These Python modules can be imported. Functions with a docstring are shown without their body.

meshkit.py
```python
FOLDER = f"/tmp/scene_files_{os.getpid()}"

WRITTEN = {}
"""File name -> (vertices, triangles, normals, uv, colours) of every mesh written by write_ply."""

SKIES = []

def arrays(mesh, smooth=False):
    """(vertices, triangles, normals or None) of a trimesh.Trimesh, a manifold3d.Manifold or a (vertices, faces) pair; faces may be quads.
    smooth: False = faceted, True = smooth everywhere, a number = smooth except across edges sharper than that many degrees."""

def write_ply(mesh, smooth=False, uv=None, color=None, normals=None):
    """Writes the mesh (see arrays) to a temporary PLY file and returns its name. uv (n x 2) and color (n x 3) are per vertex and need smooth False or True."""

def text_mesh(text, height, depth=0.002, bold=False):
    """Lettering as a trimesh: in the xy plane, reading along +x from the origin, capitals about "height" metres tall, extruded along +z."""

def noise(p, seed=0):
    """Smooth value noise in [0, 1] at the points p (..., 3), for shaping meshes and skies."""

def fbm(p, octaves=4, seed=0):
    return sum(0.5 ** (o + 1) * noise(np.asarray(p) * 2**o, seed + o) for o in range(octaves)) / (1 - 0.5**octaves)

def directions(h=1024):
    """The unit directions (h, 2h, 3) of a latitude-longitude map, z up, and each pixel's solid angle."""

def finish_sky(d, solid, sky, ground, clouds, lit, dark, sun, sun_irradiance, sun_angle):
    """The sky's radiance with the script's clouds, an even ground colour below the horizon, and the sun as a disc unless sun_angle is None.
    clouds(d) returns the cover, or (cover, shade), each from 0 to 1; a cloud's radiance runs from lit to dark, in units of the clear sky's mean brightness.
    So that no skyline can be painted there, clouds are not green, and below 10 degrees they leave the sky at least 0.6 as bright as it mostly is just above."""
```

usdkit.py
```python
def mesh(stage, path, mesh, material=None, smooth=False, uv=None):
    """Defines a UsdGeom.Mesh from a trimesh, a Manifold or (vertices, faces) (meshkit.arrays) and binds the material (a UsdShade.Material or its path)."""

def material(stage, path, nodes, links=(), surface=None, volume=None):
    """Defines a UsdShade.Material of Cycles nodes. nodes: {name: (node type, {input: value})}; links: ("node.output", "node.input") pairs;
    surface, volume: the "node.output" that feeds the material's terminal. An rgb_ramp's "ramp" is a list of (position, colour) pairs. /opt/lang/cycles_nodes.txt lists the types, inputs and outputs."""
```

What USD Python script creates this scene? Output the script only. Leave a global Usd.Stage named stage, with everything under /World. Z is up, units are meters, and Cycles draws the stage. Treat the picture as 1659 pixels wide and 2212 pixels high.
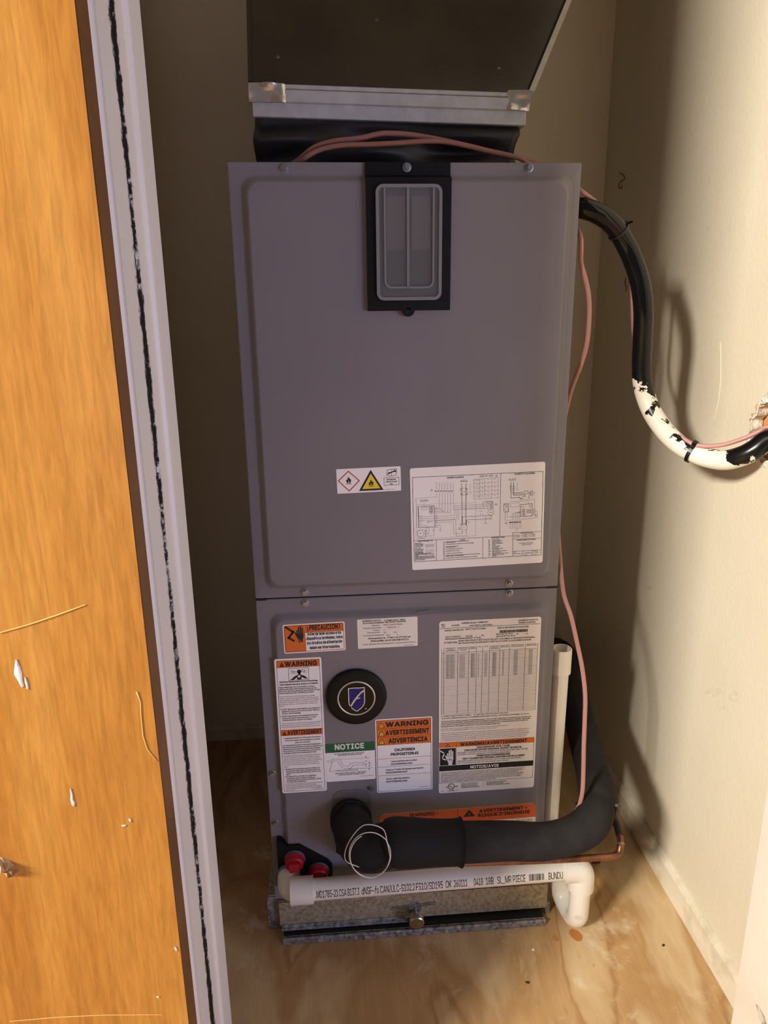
import math, random, sys
import numpy as np, trimesh
from shapely.geometry import Polygon, box as sbox, Point, LineString
from shapely import affinity
from shapely.ops import unary_union
import manifold3d as m3
from pxr import Usd, UsdGeom, UsdLux, UsdShade, Gf, Sdf, Vt
import usdkit, meshkit

random.seed(7)
RNG = np.random.default_rng(7)
stage = Usd.Stage.CreateInMemory()
UsdGeom.SetStageUpAxis(stage, 'Z')
UsdGeom.SetStageMetersPerUnit(stage, 1.0)
UsdGeom.Xform.Define(stage, '/World')
UsdGeom.Scope.Define(stage, '/World/Looks')

# ------------------------------------------------------------------ camera
CAM = np.array([-.1077, -.9796, 1.0027])
PITCH, YAW, ROLL, FPX = .2769, -.0742, -.0123, 1560.0
_f = np.array([-math.sin(YAW) * math.cos(PITCH), math.cos(YAW) * math.cos(PITCH), -math.sin(PITCH)])
_r0 = np.array([math.cos(YAW), math.sin(YAW), 0.0]); _u0 = np.cross(_r0, _f)
_r = _r0 * math.cos(ROLL) + _u0 * math.sin(ROLL); _u = _u0 * math.cos(ROLL) - _r0 * math.sin(ROLL)
cam = UsdGeom.Camera.Define(stage, '/World/camera')
cam.AddTransformOp().Set(Gf.Matrix4d(*_r, 0, *_u, 0, *(-_f), 0, *CAM, 1))
cam.CreateHorizontalApertureAttr(20.955)
cam.CreateVerticalApertureAttr(20.955 * 2212 / 1659)
cam.CreateFocalLengthAttr(20.955 * FPX / 1659)
cam.CreateClippingRangeAttr(Gf.Vec2f(.02, 100))
cam.CreateExposureAttr(0.16)


def ray(px, py):
    return _f + _r * (px - 829.5) / FPX - _u * (py - 1106) / FPX
def atY(px, py, Y):            # where the sight line of a measured point meets the plane y = Y
    v = ray(px, py); return CAM + v * (Y - CAM[1]) / v[1]
def atX(px, py, X):
    v = ray(px, py); return CAM + v * (X - CAM[0]) / v[0]
def atZ(px, py, Z):
    v = ray(px, py); return CAM + v * (Z - CAM[2]) / v[2]

# ------------------------------------------------------------------ light
def rect_light(path, pos, target, w, h, color, intensity):
    L = UsdLux.RectLight.Define(stage, path)
    pos, target = np.array(pos, float), np.array(target, float)
    z = pos - target; z /= np.linalg.norm(z)
    x = np.cross([0, 0, 1.0], z); x /= np.linalg.norm(x); y = np.cross(z, x)
    L.AddTransformOp().Set(Gf.Matrix4d(*x, 0, *y, 0, *z, 0, *pos, 1))
    L.CreateWidthAttr(w); L.CreateHeightAttr(h)
    L.CreateColorAttr(Gf.Vec3f(*color)); L.CreateIntensityAttr(intensity)
    return L
# the warm ceiling fixture of the hall, behind and to the left; the daylight of a window behind and to the right
rect_light('/World/hall_ceiling_light', (-2.28, -2.30, 2.28), (.3, .05, .4), .62, .40, (1.0, .93, .82), 255)
rect_light('/World/hall_window_light', (2.6, -3.0, .66), (-.1, 0, .75), 1.2, 1.1, (.56, .59, 1.0), 12)
dome = UsdLux.DomeLight.Define(stage, '/World/hall_ambient')
dome.CreateColorAttr(Gf.Vec3f(.95, .92, 1.0)); dome.CreateIntensityAttr(.035)

# ------------------------------------------------------------------ materials
def lin(c):
    c = np.array(c, float) / 255.0
    return tuple(np.where(c <= .04045, c / 12.92, ((c + .055) / 1.055) ** 2.4))
MAT = {}
def mat(name, color, rough=.5, metal=0.0, bump=None, vary=None, spec=None, extra=None):
    """color: sRGB 0-255. bump: (scale, strength, distance). vary: (scale, second colour, low, high, detail)"""
    nodes = {'p': ('principled_bsdf', dict(base_color=lin(color), roughness=rough, metallic=metal, **(extra or {})))}
    if spec is not None: nodes['p'][1]['specular_ior_level'] = spec
    links = []
    if bump or vary: nodes['g'] = ('geometry', {})
    if vary:
        sc, c2, lo, hi, det = vary
        nodes['n'] = ('noise_texture', dict(scale=sc, detail=det, roughness=.6))
        nodes['r'] = ('rgb_ramp', dict(ramp=[(lo, lin(color)), (hi, lin(c2))]))
        links += [('g.position', 'n.vector'), ('n.fac', 'r.fac'), ('r.color', 'p.base_color')]
    if bump:
        nodes['bn'] = ('noise_texture', dict(scale=bump[0], detail=4.0, roughness=.6))
        nodes['b'] = ('bump', dict(strength=bump[1], distance=bump[2]))
        links += [('g.position', 'bn.vector'), ('bn.fac', 'b.height'), ('b.normal', 'p.normal')]
    MAT[name] = usdkit.material(stage, '/World/Looks/' + name, nodes, links, surface='p.BSDF')
    return MAT[name]

def nodes_mat(name, nodes, links, surface='p.BSDF'):
    MAT[name] = usdkit.material(stage, '/World/Looks/' + name, nodes, links, surface=surface)

# painted drywall: cream, slightly textured, with a few scuffs
nodes_mat('wall_paint', {
    'g': ('geometry', {}),
    'n1': ('noise_texture', dict(scale=3.0, detail=3.0)),
    'r1': ('rgb_ramp', dict(ramp=[(.35, lin((226, 216, 194))), (.7, lin((219, 208, 184)))])),
    'n2': ('noise_texture', dict(scale=17.0, detail=6.0, roughness=.7)),
    'r2': ('rgb_ramp', dict(ramp=[(.0, (0, 0, 0)), (.70, (0, 0, 0)), (.80, (.5, .5, .5))])),
    'mx': ('mix', dict(fac=0.0, color2=lin((150, 132, 105)))),
    'bn': ('noise_texture', dict(scale=160.0, detail=3.0)),
    'bn2': ('noise_texture', dict(scale=30.0, detail=2.0)),
    'ba': ('math', dict(math_type='add', value1=0.0, value2=0.0)),
    'b': ('bump', dict(strength=.35, distance=.0012)),
    'p': ('principled_bsdf', dict(roughness=.6)),
}, [('g.position', 'n1.vector'), ('n1.fac', 'r1.fac'), ('g.position', 'n2.vector'), ('n2.fac', 'r2.fac'), ('r1.color', 'mx.color1'), ('r2.color', 'mx.fac'),
    ('mx.color', 'p.base_color'), ('g.position', 'bn.vector'), ('g.position', 'bn2.vector'), ('bn.fac', 'ba.value1'), ('bn2.fac', 'ba.value2'),
    ('ba.value', 'b.height'), ('b.normal', 'p.normal')])
# plywood floor: broad pale and tan cathedral figures running front to back, fine streaks, paint smears
nodes_mat('plywood', {
    'g': ('geometry', {}),
    'm1': ('mapping', dict(scale=(5.5, 1.9, 1.0))),
    'n1': ('noise_texture', dict(scale=1.0, detail=4.0, roughness=.52, distortion=.5)),
    'mu': ('math', dict(math_type='multiply', value2=3.4)),
    'fr': ('math', dict(math_type='fraction')),
    'r1': ('rgb_ramp', dict(ramp=[(0, lin((172, 130, 84))), (.10, lin((198, 163, 116))), (.45, lin((212, 183, 140))), (.70, lin((184, 144, 96))), (.92, lin((194, 156, 108))), (1, lin((172, 130, 84)))])),
    'm2': ('mapping', dict(scale=(260.0, 9.0, 1.0))),
    'n2': ('noise_texture', dict(scale=1.0, detail=3.0)),
    'r2': ('rgb_ramp', dict(ramp=[(.3, (.92, .92, .92)), (.7, (1.03, 1.03, 1.02))])),
    'mx': ('mix', dict(mix_type='multiply', fac=1.0)),
    'n3': ('noise_texture', dict(scale=9.0, detail=7.0, roughness=.75, distortion=.4)),
    'r3': ('rgb_ramp', dict(ramp=[(.0, (0, 0, 0)), (.57, (0, 0, 0)), (.74, (.7, .7, .7))])),
    'mx2': ('mix', dict(color2=lin((236, 222, 196)))),
    'n4': ('noise_texture', dict(scale=70.0, detail=2.0)),
    'r4': ('rgb_ramp', dict(ramp=[(0, (0, 0, 0)), (.74, (0, 0, 0)), (.79, (.8, .8, .8))])),
    'mx3': ('mix', dict(color2=lin((96, 62, 30)))),
    'b': ('bump', dict(strength=.25, distance=.0006)),
    'p': ('principled_bsdf', dict(roughness=.42, specular_ior_level=.4)),
}, [('g.position', 'm1.vector'), ('m1.vector', 'n1.vector'), ('n1.fac', 'mu.value1'), ('mu.value', 'fr.value1'), ('fr.value', 'r1.fac'),
    ('g.position', 'm2.vector'), ('m2.vector', 'n2.vector'), ('n2.fac', 'r2.fac'), ('r1.color', 'mx.color1'), ('r2.color', 'mx.color2'),
    ('g.position', 'n3.vector'), ('n3.fac', 'r3.fac'), ('mx.color', 'mx2.color1'), ('r3.color', 'mx2.fac'),
    ('g.position', 'n4.vector'), ('n4.fac', 'r4.fac'), ('mx2.color', 'mx3.color1'), ('r4.color', 'mx3.fac'), ('mx3.color', 'p.base_color'),
    ('n2.fac', 'b.height'), ('b.normal', 'p.normal')])
# varnished orange veneer of the door
nodes_mat('door_veneer', {
    'g': ('geometry', {}),
    'm1': ('mapping', dict(scale=(16.0, 16.0, 1.7))),
    'n1': ('noise_texture', dict(scale=1.0, detail=4.0, roughness=.55, distortion=.8)),
    'r1': ('rgb_ramp', dict(ramp=[(.25, lin((170, 108, 40))), (.5, lin((192, 132, 54))), (.75, lin((208, 152, 72)))])),
    'm2': ('mapping', dict(scale=(300.0, 300.0, 26.0))),
    'n2': ('noise_texture', dict(scale=1.0, detail=3.0, roughness=.6, distortion=.5)),
    'r2': ('rgb_ramp', dict(ramp=[(.3, (.80, .77, .70)), (.66, (1.08, 1.08, 1.08))])),
    'mx': ('mix', dict(mix_type='multiply', fac=1.0)),
    'b': ('bump', dict(strength=.12, distance=.0006)),
    'p': ('principled_bsdf', dict(roughness=.38, specular_ior_level=.4)),
}, [('g.position', 'm1.vector'), ('m1.vector', 'n1.vector'), ('n1.fac', 'r1.fac'), ('g.position', 'm2.vector'), ('m2.vector', 'n2.vector'), ('n2.fac', 'r2.fac'),
    ('r1.color', 'mx.color1'), ('r2.color', 'mx.color2'), ('mx.color', 'p.base_color'), ('n2.fac', 'b.height'), ('b.normal', 'p.normal')])
mat('door_edge_wood', (120, 78, 34), .5, vary=(14, (96, 60, 26), .3, .7, 4))
mat('splinter_wood', (222, 190, 140), .8, bump=(90, .8, .002), vary=(60, (150, 105, 60), .4, .65, 4))
mat('stud_wood', (206, 158, 104), .7, vary=(30, (178, 126, 78), .3, .7, 3))
# white gloss trim; a band of black dirt along the joint between jamb and stop
nodes_mat('jamb_paint', {
    'g': ('geometry', {}),
    's': ('separate_xyz', {}),
    'a': ('math', dict(math_type='add', value2=.3105)),
    'ab': ('math', dict(math_type='absolute')),
    'd': ('math', dict(math_type='divide', value2=.0085)),
    'n': ('noise_texture', dict(scale=95.0, detail=6.0, roughness=.75)), 'k1': ('math', dict(math_type='multiply_add', value2=3.6, value3=-1.75)),
    'n2': ('noise_texture', dict(scale=6.0, detail=2.0)),
    'k2': ('math', dict(math_type='multiply', value2=1.9)), 'sp': ('map_range', dict(from_min=0.0, from_max=1.0, to_min=.5, to_max=.02)),
    'su': ('math', dict(math_type='subtract')),
    'su2': ('math', dict(math_type='add')),
    'r': ('rgb_ramp', dict(ramp=[(.02, (0, 0, 0)), (.55, (.98, .98, .98))])),
    'mx': ('mix', dict(color1=lin((226, 222, 216)), color2=lin((24, 17, 12)))),
    'b': ('bump', dict(strength=.12, distance=.001)),
    'bn': ('noise_texture', dict(scale=40.0, detail=3.0)),
    'p': ('principled_bsdf', dict(roughness=.4)),
}, [('g.position', 's.vector'), ('s.y', 'a.value1'), ('a.value', 'ab.value1'), ('ab.value', 'd.value1'), ('g.position', 'n.vector'), ('g.position', 'n2.vector'),
    ('n.fac', 'k1.value1'), ('k1.value', 'su2.value1'), ('n2.fac', 'k2.value1'), ('k2.value', 'su2.value2'), ('su2.value', 'su.value1'), ('d.value', 'su.value2'), ('su.value', 'r.fac'), ('r.color', 'mx.fac'), ('r.color', 'sp.value'), ('sp.result', 'p.specular_ior_level'),
    ('mx.color', 'p.base_color'), ('g.position', 'bn.vector'), ('bn.fac', 'b.height'), ('b.normal', 'p.normal')])
mat('joint_dirt', (16, 11, 8), 1.0, bump=(120, 1.0, .003), spec=.05)
mat('trim_paint', (238, 230, 216), .38, bump=(45, .12, .001), vary=(5, (228, 218, 202), .4, .7, 3))
mat('baseboard_paint', (226, 216, 194), .42, bump=(60, .15, .001), vary=(14, (184, 168, 138), .48, .75, 6))
mat('ceiling_paint', (214, 204, 184), .8)
mat('gypsum', (240, 232, 216), .95, bump=(140, 1.0, .004), vary=(60, (196, 176, 146), .5, .7, 4))
mat('torn_paper', (206, 176, 130), .95, bump=(120, 1.0, .003), vary=(70, (150, 118, 80), .4, .65, 4))
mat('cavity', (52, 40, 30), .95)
mat('cabinet_paint', (128, 124, 128), .42, bump=(700, .10, .0004), vary=(5, (123, 118, 122), .3, .7, 2), spec=.45)
mat('access_plate_paint', (112, 104, 104), .5)
mat('breaker_dark', (58, 56, 56), .6)
mat('seam_dark', (22, 20, 20), .7)
mat('black_plastic', (15, 14, 14), .45, bump=(500, .1, .0004), spec=.25)
mat('black_gloss', (8, 8, 9), .12, spec=.25)
mat('foam_black', (38, 36, 36), .88, bump=(900, .5, .0006), vary=(30, (48, 45, 44), .4, .7, 4), spec=.2)
mat('foam_sleeve', (29, 28, 29), .75, bump=(700, .3, .0005), spec=.25)
mat('canvas_black', (24, 22, 22), .55, bump=(300, .3, .0006))
mat('pvc_white', (238, 232, 220), .3, vary=(9, (226, 217, 200), .45, .75, 4))
mat('pvc_grimy', (240, 234, 224), .34, vary=(26, (188, 176, 158), .58, .78, 6))
mat('pvc_primer_blue', (96, 128, 150), .4)
mat('copper', (158, 110, 84), .40, metal=.85, vary=(40, (104, 68, 50), .42, .66, 5))
mat('copper_sleeve', (52, 40, 34), .7, vary=(60, (120, 74, 50), .5, .7, 4))
mat('cable_pink', (188, 136, 130), .5)
mat('cable_rose', (146, 98, 84), .5)
mat('cable_brown', (150, 92, 70), .55)
mat('tie_black', (16, 15, 15), .35)
mat('wire_white', (214, 208, 204), .35)
mat('label_white', (250, 247, 242), .5)
mat('label_cream', (242, 235, 221), .5)
mat('print_ink', (34, 29, 30), .6)
mat('print_grey', (128, 122, 124), .6)
mat('print_white', (232, 228, 224), .5)
mat('print_orange', (226, 112, 40), .5)
mat('print_salmon', (228, 102, 62), .5)
mat('print_green', (18, 96, 62), .45)
mat('print_yellow', (244, 214, 60), .5)
mat('print_red', (204, 44, 56), .5)
mat('plug_red', (164, 14, 30), .4)
mat('chrome', (206, 210, 218), .32, metal=.7)
mat('screw_zinc', (150, 150, 153), .34, metal=.75)
mat('brass_screw', (196, 186, 166), .25, metal=1.0)
mat('badge_blue', (14, 17, 112), .2, spec=.3)
mat('cobweb', (92, 78, 62), .9)
mat('scuff_tan', (212, 199, 172), .8, vary=(90, (224, 214, 192), .4, .6, 5))
mat('scuff_grey', (150, 140, 126), .8, vary=(120, (214, 206, 192), .4, .6, 5))
mat('insect_dark', (62, 42, 28), .7)
mat('drip_white', (244, 236, 220), .4)
mat('stain_amber', (188, 124, 62), .25)
mat('scratch_pale', (238, 184, 104), .5)
# frosted breaker window
nodes_mat('frosted_window', {
    't': ('transparent_bsdf', dict(color=(.80, .80, .80))),
    'p': ('principled_bsdf', dict(base_color=lin((176, 176, 178)), roughness=.30)),
    'm': ('mix_closure', dict(fac=.40)),
}, [('t.BSDF', 'm.closure1'), ('p.BSDF', 'm.closure2')], surface='m.closure')
nodes_mat('frosted_pane', {
    't': ('transparent_bsdf', dict(color=(.86, .86, .86))),
    'p': ('principled_bsdf', dict(base_color=lin((176, 176, 178)), roughness=.24)),
    'm': ('mix_closure', dict(fac=.17)),
}, [('t.BSDF', 'm.closure1'), ('p.BSDF', 'm.closure2')], surface='m.closure')
# galvanized steel with spangle
def galv(name, c1, c2, rough, scale=60, metal=1.0, bumpd=.0004, stain=None):
    n = {'g': ('geometry', {}), 'v': ('voronoi_texture', dict(scale=scale)), 'bw': ('rgb_to_bw', {}),
         'n': ('noise_texture', dict(scale=scale * .5, detail=5.0, roughness=.7)), 'ad': ('math', dict(math_type='add')), 'ml': ('math', dict(math_type='multiply', value2=.5)),
         'r': ('rgb_ramp', dict(ramp=[(.3, lin(c1)), (.7, lin(c2))])),
         'rr': ('map_range', dict(from_min=0.0, from_max=1.0, to_min=rough - .08, to_max=rough + .12)),
         'b': ('bump', dict(strength=.25, distance=bumpd)), 'p': ('principled_bsdf', dict(metallic=metal, roughness=rough))}
    l = [('g.position', 'v.vector'), ('g.position', 'n.vector'), ('v.color', 'bw.color'), ('bw.val', 'ad.value1'), ('n.fac', 'ad.value2'), ('ad.value', 'ml.value1'),
         ('ml.value', 'r.fac'), ('r.color', 'p.base_color'), ('n.fac', 'rr.value'), ('rr.result', 'p.roughness'), ('n.fac', 'b.height'), ('b.normal', 'p.normal')]
    nodes_mat(name, n, l)
mat('galvanized', (206, 206, 206), .36, metal=.45, vary=(50, (190, 189, 188), .35, .65, 6), bump=(160, .2, .0004))
mat('galvanized_duct', (94, 95, 97), .34, metal=1.0, vary=(7, (108, 108, 109), .35, .65, 4), bump=(25, .05, .001))
galv('galvanized_old', (150, 138, 110), (188, 176, 148), .5, 240, metal=.35)
galv('galvanized_dull', (112, 112, 114), (190, 188, 186), .42, 170, metal=.6)
mat('rivet_grey', (112, 108, 104), .4, metal=.6)
mat('tin_tab', (196, 190, 180), .26, metal=.75)
# conduit: black rubber with cream wall paint flaking off its lower half
nodes_mat('hose_skin', {
    'g': ('geometry', {}),
    's': ('separate_xyz', {}),
    'mz': ('map_range', dict(from_min=1.00, from_max=.872, to_min=0.0, to_max=1.0, clamp=True)),
    'my': ('map_range', dict(from_min=-.066, from_max=-.088, to_min=0.0, to_max=.30, clamp=True)),
    'n': ('noise_texture', dict(scale=40.0, detail=5.0, roughness=.62, distortion=.25)),
    'sb': ('math', dict(math_type='subtract')),
    'n1': ('math', dict(math_type='multiply', value2=1.45)), 'sn': ('separate_xyz', {}), 'nz': ('math', dict(math_type='multiply', value2=.13)), 'ns': ('math', dict(math_type='add')),
    'sb2': ('math', dict(math_type='subtract')),
    'r': ('rgb_ramp', dict(ramp=[(.135, (0, 0, 0)), (.165, (1, 1, 1))])),
    'mx': ('mix', dict(color1=lin((13, 13, 14)), color2=lin((236, 230, 214)))),
    'rg': ('map_range', dict(from_min=0.0, from_max=1.0, to_min=.28, to_max=.55)),
    'bp': ('bump', dict(strength=.3, distance=.0006)),
    'p': ('principled_bsdf', dict(roughness=.3, specular_ior_level=.35)),
}, [('g.position', 's.vector'), ('s.z', 'mz.value'), ('s.y', 'my.value'), ('g.position', 'n.vector'), ('g.normal', 'sn.vector'), ('sn.z', 'nz.value1'), ('n.fac', 'ns.value1'), ('nz.value', 'ns.value2'), ('ns.value', 'n1.value1'), ('mz.result', 'sb.value1'), ('n1.value', 'sb.value2'),
    ('sb.value', 'sb2.value1'), ('my.result', 'sb2.value2'), ('sb2.value', 'r.fac'), ('r.color', 'mx.fac'), ('mx.color', 'p.base_color'), ('r.color', 'bp.height'), ('bp.normal', 'p.normal'),
    ('sb2.value', 'rg.value'), ('rg.result', 'p.roughness')])

# ------------------------------------------------------------------ scene helpers
USED = {}
def numbered(parent, name):
    k = parent + '/' + name
    n = USED.get(k, 0); USED[k] = n + 1
    return k if n == 0 else '%s_%03d' % (k, n)
ORIGIN = {}
def thing(name, label, cat, base, group=None, kind=None):
    path = numbered('/World', name)
    x = UsdGeom.Xform.Define(stage, path)
    x.AddTranslateOp().Set(Gf.Vec3d(*map(float, base)))
    ORIGIN[path] = np.array(base, float)
    p = x.GetPrim()
    tag(p, label, cat, group, kind)
    return path
def tag(p, label=None, cat=None, group=None, kind=None):
    for k, v in (('label', label), ('category', cat), ('group', group), ('kind', kind)):
        if v: p.SetCustomDataByKey(k, v)
def tri(mesh):
    if hasattr(mesh, 'to_mesh'):
        m = mesh.to_mesh(); return np.array(m.vert_properties[:, :3]), np.array(m.tri_verts)
    if isinstance(mesh, tuple):
        v, f = np.asarray(mesh[0], float), np.asarray(mesh[1], int)
        if f.shape[1] == 4: f = np.vstack([f[:, [0, 1, 2]], f[:, [0, 2, 3]]])
        return v, f
    return np.array(mesh.vertices), np.array(mesh.faces)
def obj(name, mesh, m, parent='/World', smooth=30, label=None, kind=None, cat=None, group=None):
    v, f = tri(mesh)
    base = '/' + '/'.join(parent.split('/')[1:3])
    v = v - ORIGIN.get(base, np.zeros(3))
    path = numbered(parent, name)
    p = usdkit.mesh(stage, path, (v, f), MAT[m] if isinstance(m, str) else m, smooth=smooth)
    tag(p.GetPrim(), label, cat, group, kind)
    return path
def join(*ms):
    vs, fs, n = [], [], 0
    for m in ms:
        v, f = tri(m); vs.append(v); fs.append(f + n); n += len(v)
    return np.vstack(vs), np.vstack(fs)
def box(x0, x1, y0, y1, z0, z1, c=0.0):
    if c <= 0:
        m = trimesh.creation.box([x1 - x0, y1 - y0, z1 - z0]); m.apply_translation([(x0 + x1) / 2, (y0 + y1) / 2, (z0 + z1) / 2]); return m
    pts = []
    for ax in range(3):
        lo, hi = [x0 + c, y0 + c, z0 + c], [x1 - c, y1 - c, z1 - c]
        lo[ax] -= c; hi[ax] += c
        pts += [(a, b, d) for a in (lo[0], hi[0]) for b in (lo[1], hi[1]) for d in (lo[2], hi[2])]
    return m3.Manifold.hull_points(np.array(pts))
def extrude_xz(poly, y0, y1):
    """shapely polygon in (x, z) made solid between y0 and y1"""
    m = trimesh.creation.extrude_polygon(poly, abs(y1 - y0))
    v = np.array(m.vertices)
    lo = min(y0, y1)
    w = np.c_[v[:, 0], lo + v[:, 2], v[:, 1]]
    return w, np.array(m.faces)[:, ::-1]
def extrude_yz(poly, x0, x1):
    m = trimesh.creation.extrude_polygon(poly, x1 - x0)
    v = np.array(m.vertices)
    return np.c_[x0 + v[:, 2], v[:, 0], v[:, 1]], np.array(m.faces)
def rrect(x0, z0, x1, z1, r):
    return sbox(x0 + r, z0 + r, x1 - r, z1 - r).buffer(r, quad_segs=6)
def spline(pts, n=12):
    p = np.array(pts, float)
    q = np.vstack([2 * p[0] - p[1], p, 2 * p[-1] - p[-2]])
    out = []
    for i in range(1, len(q) - 2):
        a, b, c, d = q[i - 1:i + 3]
        t = np.linspace(0, 1, n, endpoint=False)[:, None]
        out.append(.5 * (2 * b + (c - a) * t + (2 * a - 5 * b + 4 * c - d) * t ** 2 + (3 * b - a - 3 * c + d) * t ** 3))
    return np.vstack(out + [p[-1:]])
def sweep(path, r, sides=20, caps=True, wob=0.0, seed=0):
    p = np.asarray(path, float); n = len(p)
    r = np.broadcast_to(np.asarray(r, float), (n,))
    t = np.gradient(p, axis=0); t /= np.linalg.norm(t, axis=1, keepdims=True)
    a = np.cross(t[0], [0, 0, 1.0]) if abs(t[0, 2]) < .9 else np.cross(t[0], [1.0, 0, 0])
    a /= np.linalg.norm(a); A = [a]
    for i in range(1, n):
        a = A[-1] - t[i] * (A[-1] @ t[i]); A.append(a / np.linalg.norm(a))
    A = np.array(A); B = np.cross(t, A)
    ang = np.arange(sides) * 2 * np.pi / sides
    v = p[:, None] + r[:, None, None] * (np.cos(ang)[None, :, None] * A[:, None] + np.sin(ang)[None, :, None] * B[:, None])
    if wob:
        q = v.reshape(-1, 3); d = np.repeat(p, sides, 0)
        nz = meshkit.noise(q * 22.0 + seed) if hasattr(meshkit, 'noise') else np.zeros(len(q))
        v = (d + (q - d) * (1 + wob * np.asarray(nz).reshape(-1, 1))).reshape(v.shape)
    i, j = np.meshgrid(np.arange(n - 1), np.arange(sides), indexing='ij')
    q = np.stack([i * sides + j, i * sides + (j + 1) % sides, (i + 1) * sides + (j + 1) % sides, (i + 1) * sides + j], -1).reshape(-1, 4)
    V = v.reshape(-1, 3); F = np.vstack([q[:, [0, 1, 2]], q[:, [0, 2, 3]]])
    if caps:
        k = len(V); V = np.vstack([V, p[0], p[-1]]); jj = np.arange(sides); e = (n - 1) * sides
        F = np.vstack([F, np.c_[np.full(sides, k), (jj + 1) % sides, jj], np.c_[np.full(sides, k + 1), e + jj, e + (jj + 1) % sides]])
    return V, F
def lathe(profile, axis_o, axis_d, n=40):
    """profile: (radius, height) pairs along the axis"""
    d = np.array(axis_d, float); d /= np.linalg.norm(d)
    a = np.cross(d, [0, 0, 1.0]) if abs(d[2]) < .9 else np.cross(d, [1.0, 0, 0]); a /= np.linalg.norm(a); b = np.cross(d, a)
    ang = np.arange(n) * 2 * np.pi / n
    V = []
    for r, h in profile:
        V.append(np.array(axis_o) + d * h + r * (np.cos(ang)[:, None] * a + np.sin(ang)[:, None] * b))
    V = np.vstack(V); m = len(profile)
    i, j = np.meshgrid(np.arange(m - 1), np.arange(n), indexing='ij')
    q = np.stack([i * n + j, i * n + (j + 1) % n, (i + 1) * n + (j + 1) % n, (i + 1) * n + j], -1).reshape(-1, 4)
    return V, np.vstack([q[:, [0, 1, 2]], q[:, [0, 2, 3]]])
def rounded_ring(x0, z0, x1, z1, r, k=8):
    out = []
    for cx, cz, a0 in ((x1 - r, z1 - r, 0), (x0 + r, z1 - r, 90), (x0 + r, z0 + r, 180), (x1 - r, z0 + r, 270)):
        for a in np.radians(a0 + np.linspace(0, 90, k)):
            out.append((cx + r * math.cos(a), cz + r * math.sin(a)))
    return np.array(out)
def pressed_panel(outer, inner, h, bevel, back=.010, r_out=.0015, r_in=.016):
    """sheet steel panel facing -y: flat flange, then a pressed field standing h proud; edges returned backwards"""
    x0, z0, x1, z1 = outer; a0, b0, a1, b1 = inner
    rings = [(rounded_ring(x0, z0, x1, z1, r_out), back), (rounded_ring(x0, z0, x1, z1, r_out), .0012)]
    e = .0012
    rings.append((rounded_ring(x0 + e, z0 + e, x1 - e, z1 - e, r_out), 0.0))
    for s in np.linspace(0, 1, 9):
        o = bevel * s
        y = -h * (s * s * (3 - 2 * s))
        rings.append((rounded_ring(a0 + o, b0 + o, a1 - o, b1 - o, r_in), y))
    n = len(rings[0][0]); V = np.vstack([np.c_[q[:, 0], np.full(n, y), q[:, 1]] for q, y in rings])
    m = len(rings); i, j = np.meshgrid(np.arange(m - 1), np.arange(n), indexing='ij')
    q = np.stack([i * n + j, i * n + (j + 1) % n, (i + 1) * n + (j + 1) % n, (i + 1) * n + j], -1).reshape(-1, 4)
    F = [q[:, [0, 1, 2]], q[:, [0, 2, 3]]]
    c = len(V); V = np.vstack([V, [[(a0 + a1) / 2, -h, (b0 + b1) / 2]]]); b = (m - 1) * n; jj = np.arange(n)
    F.append(np.c_[b + jj, b + (jj + 1) % n, np.full(n, c)])
    return V, np.vstack(F)
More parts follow.
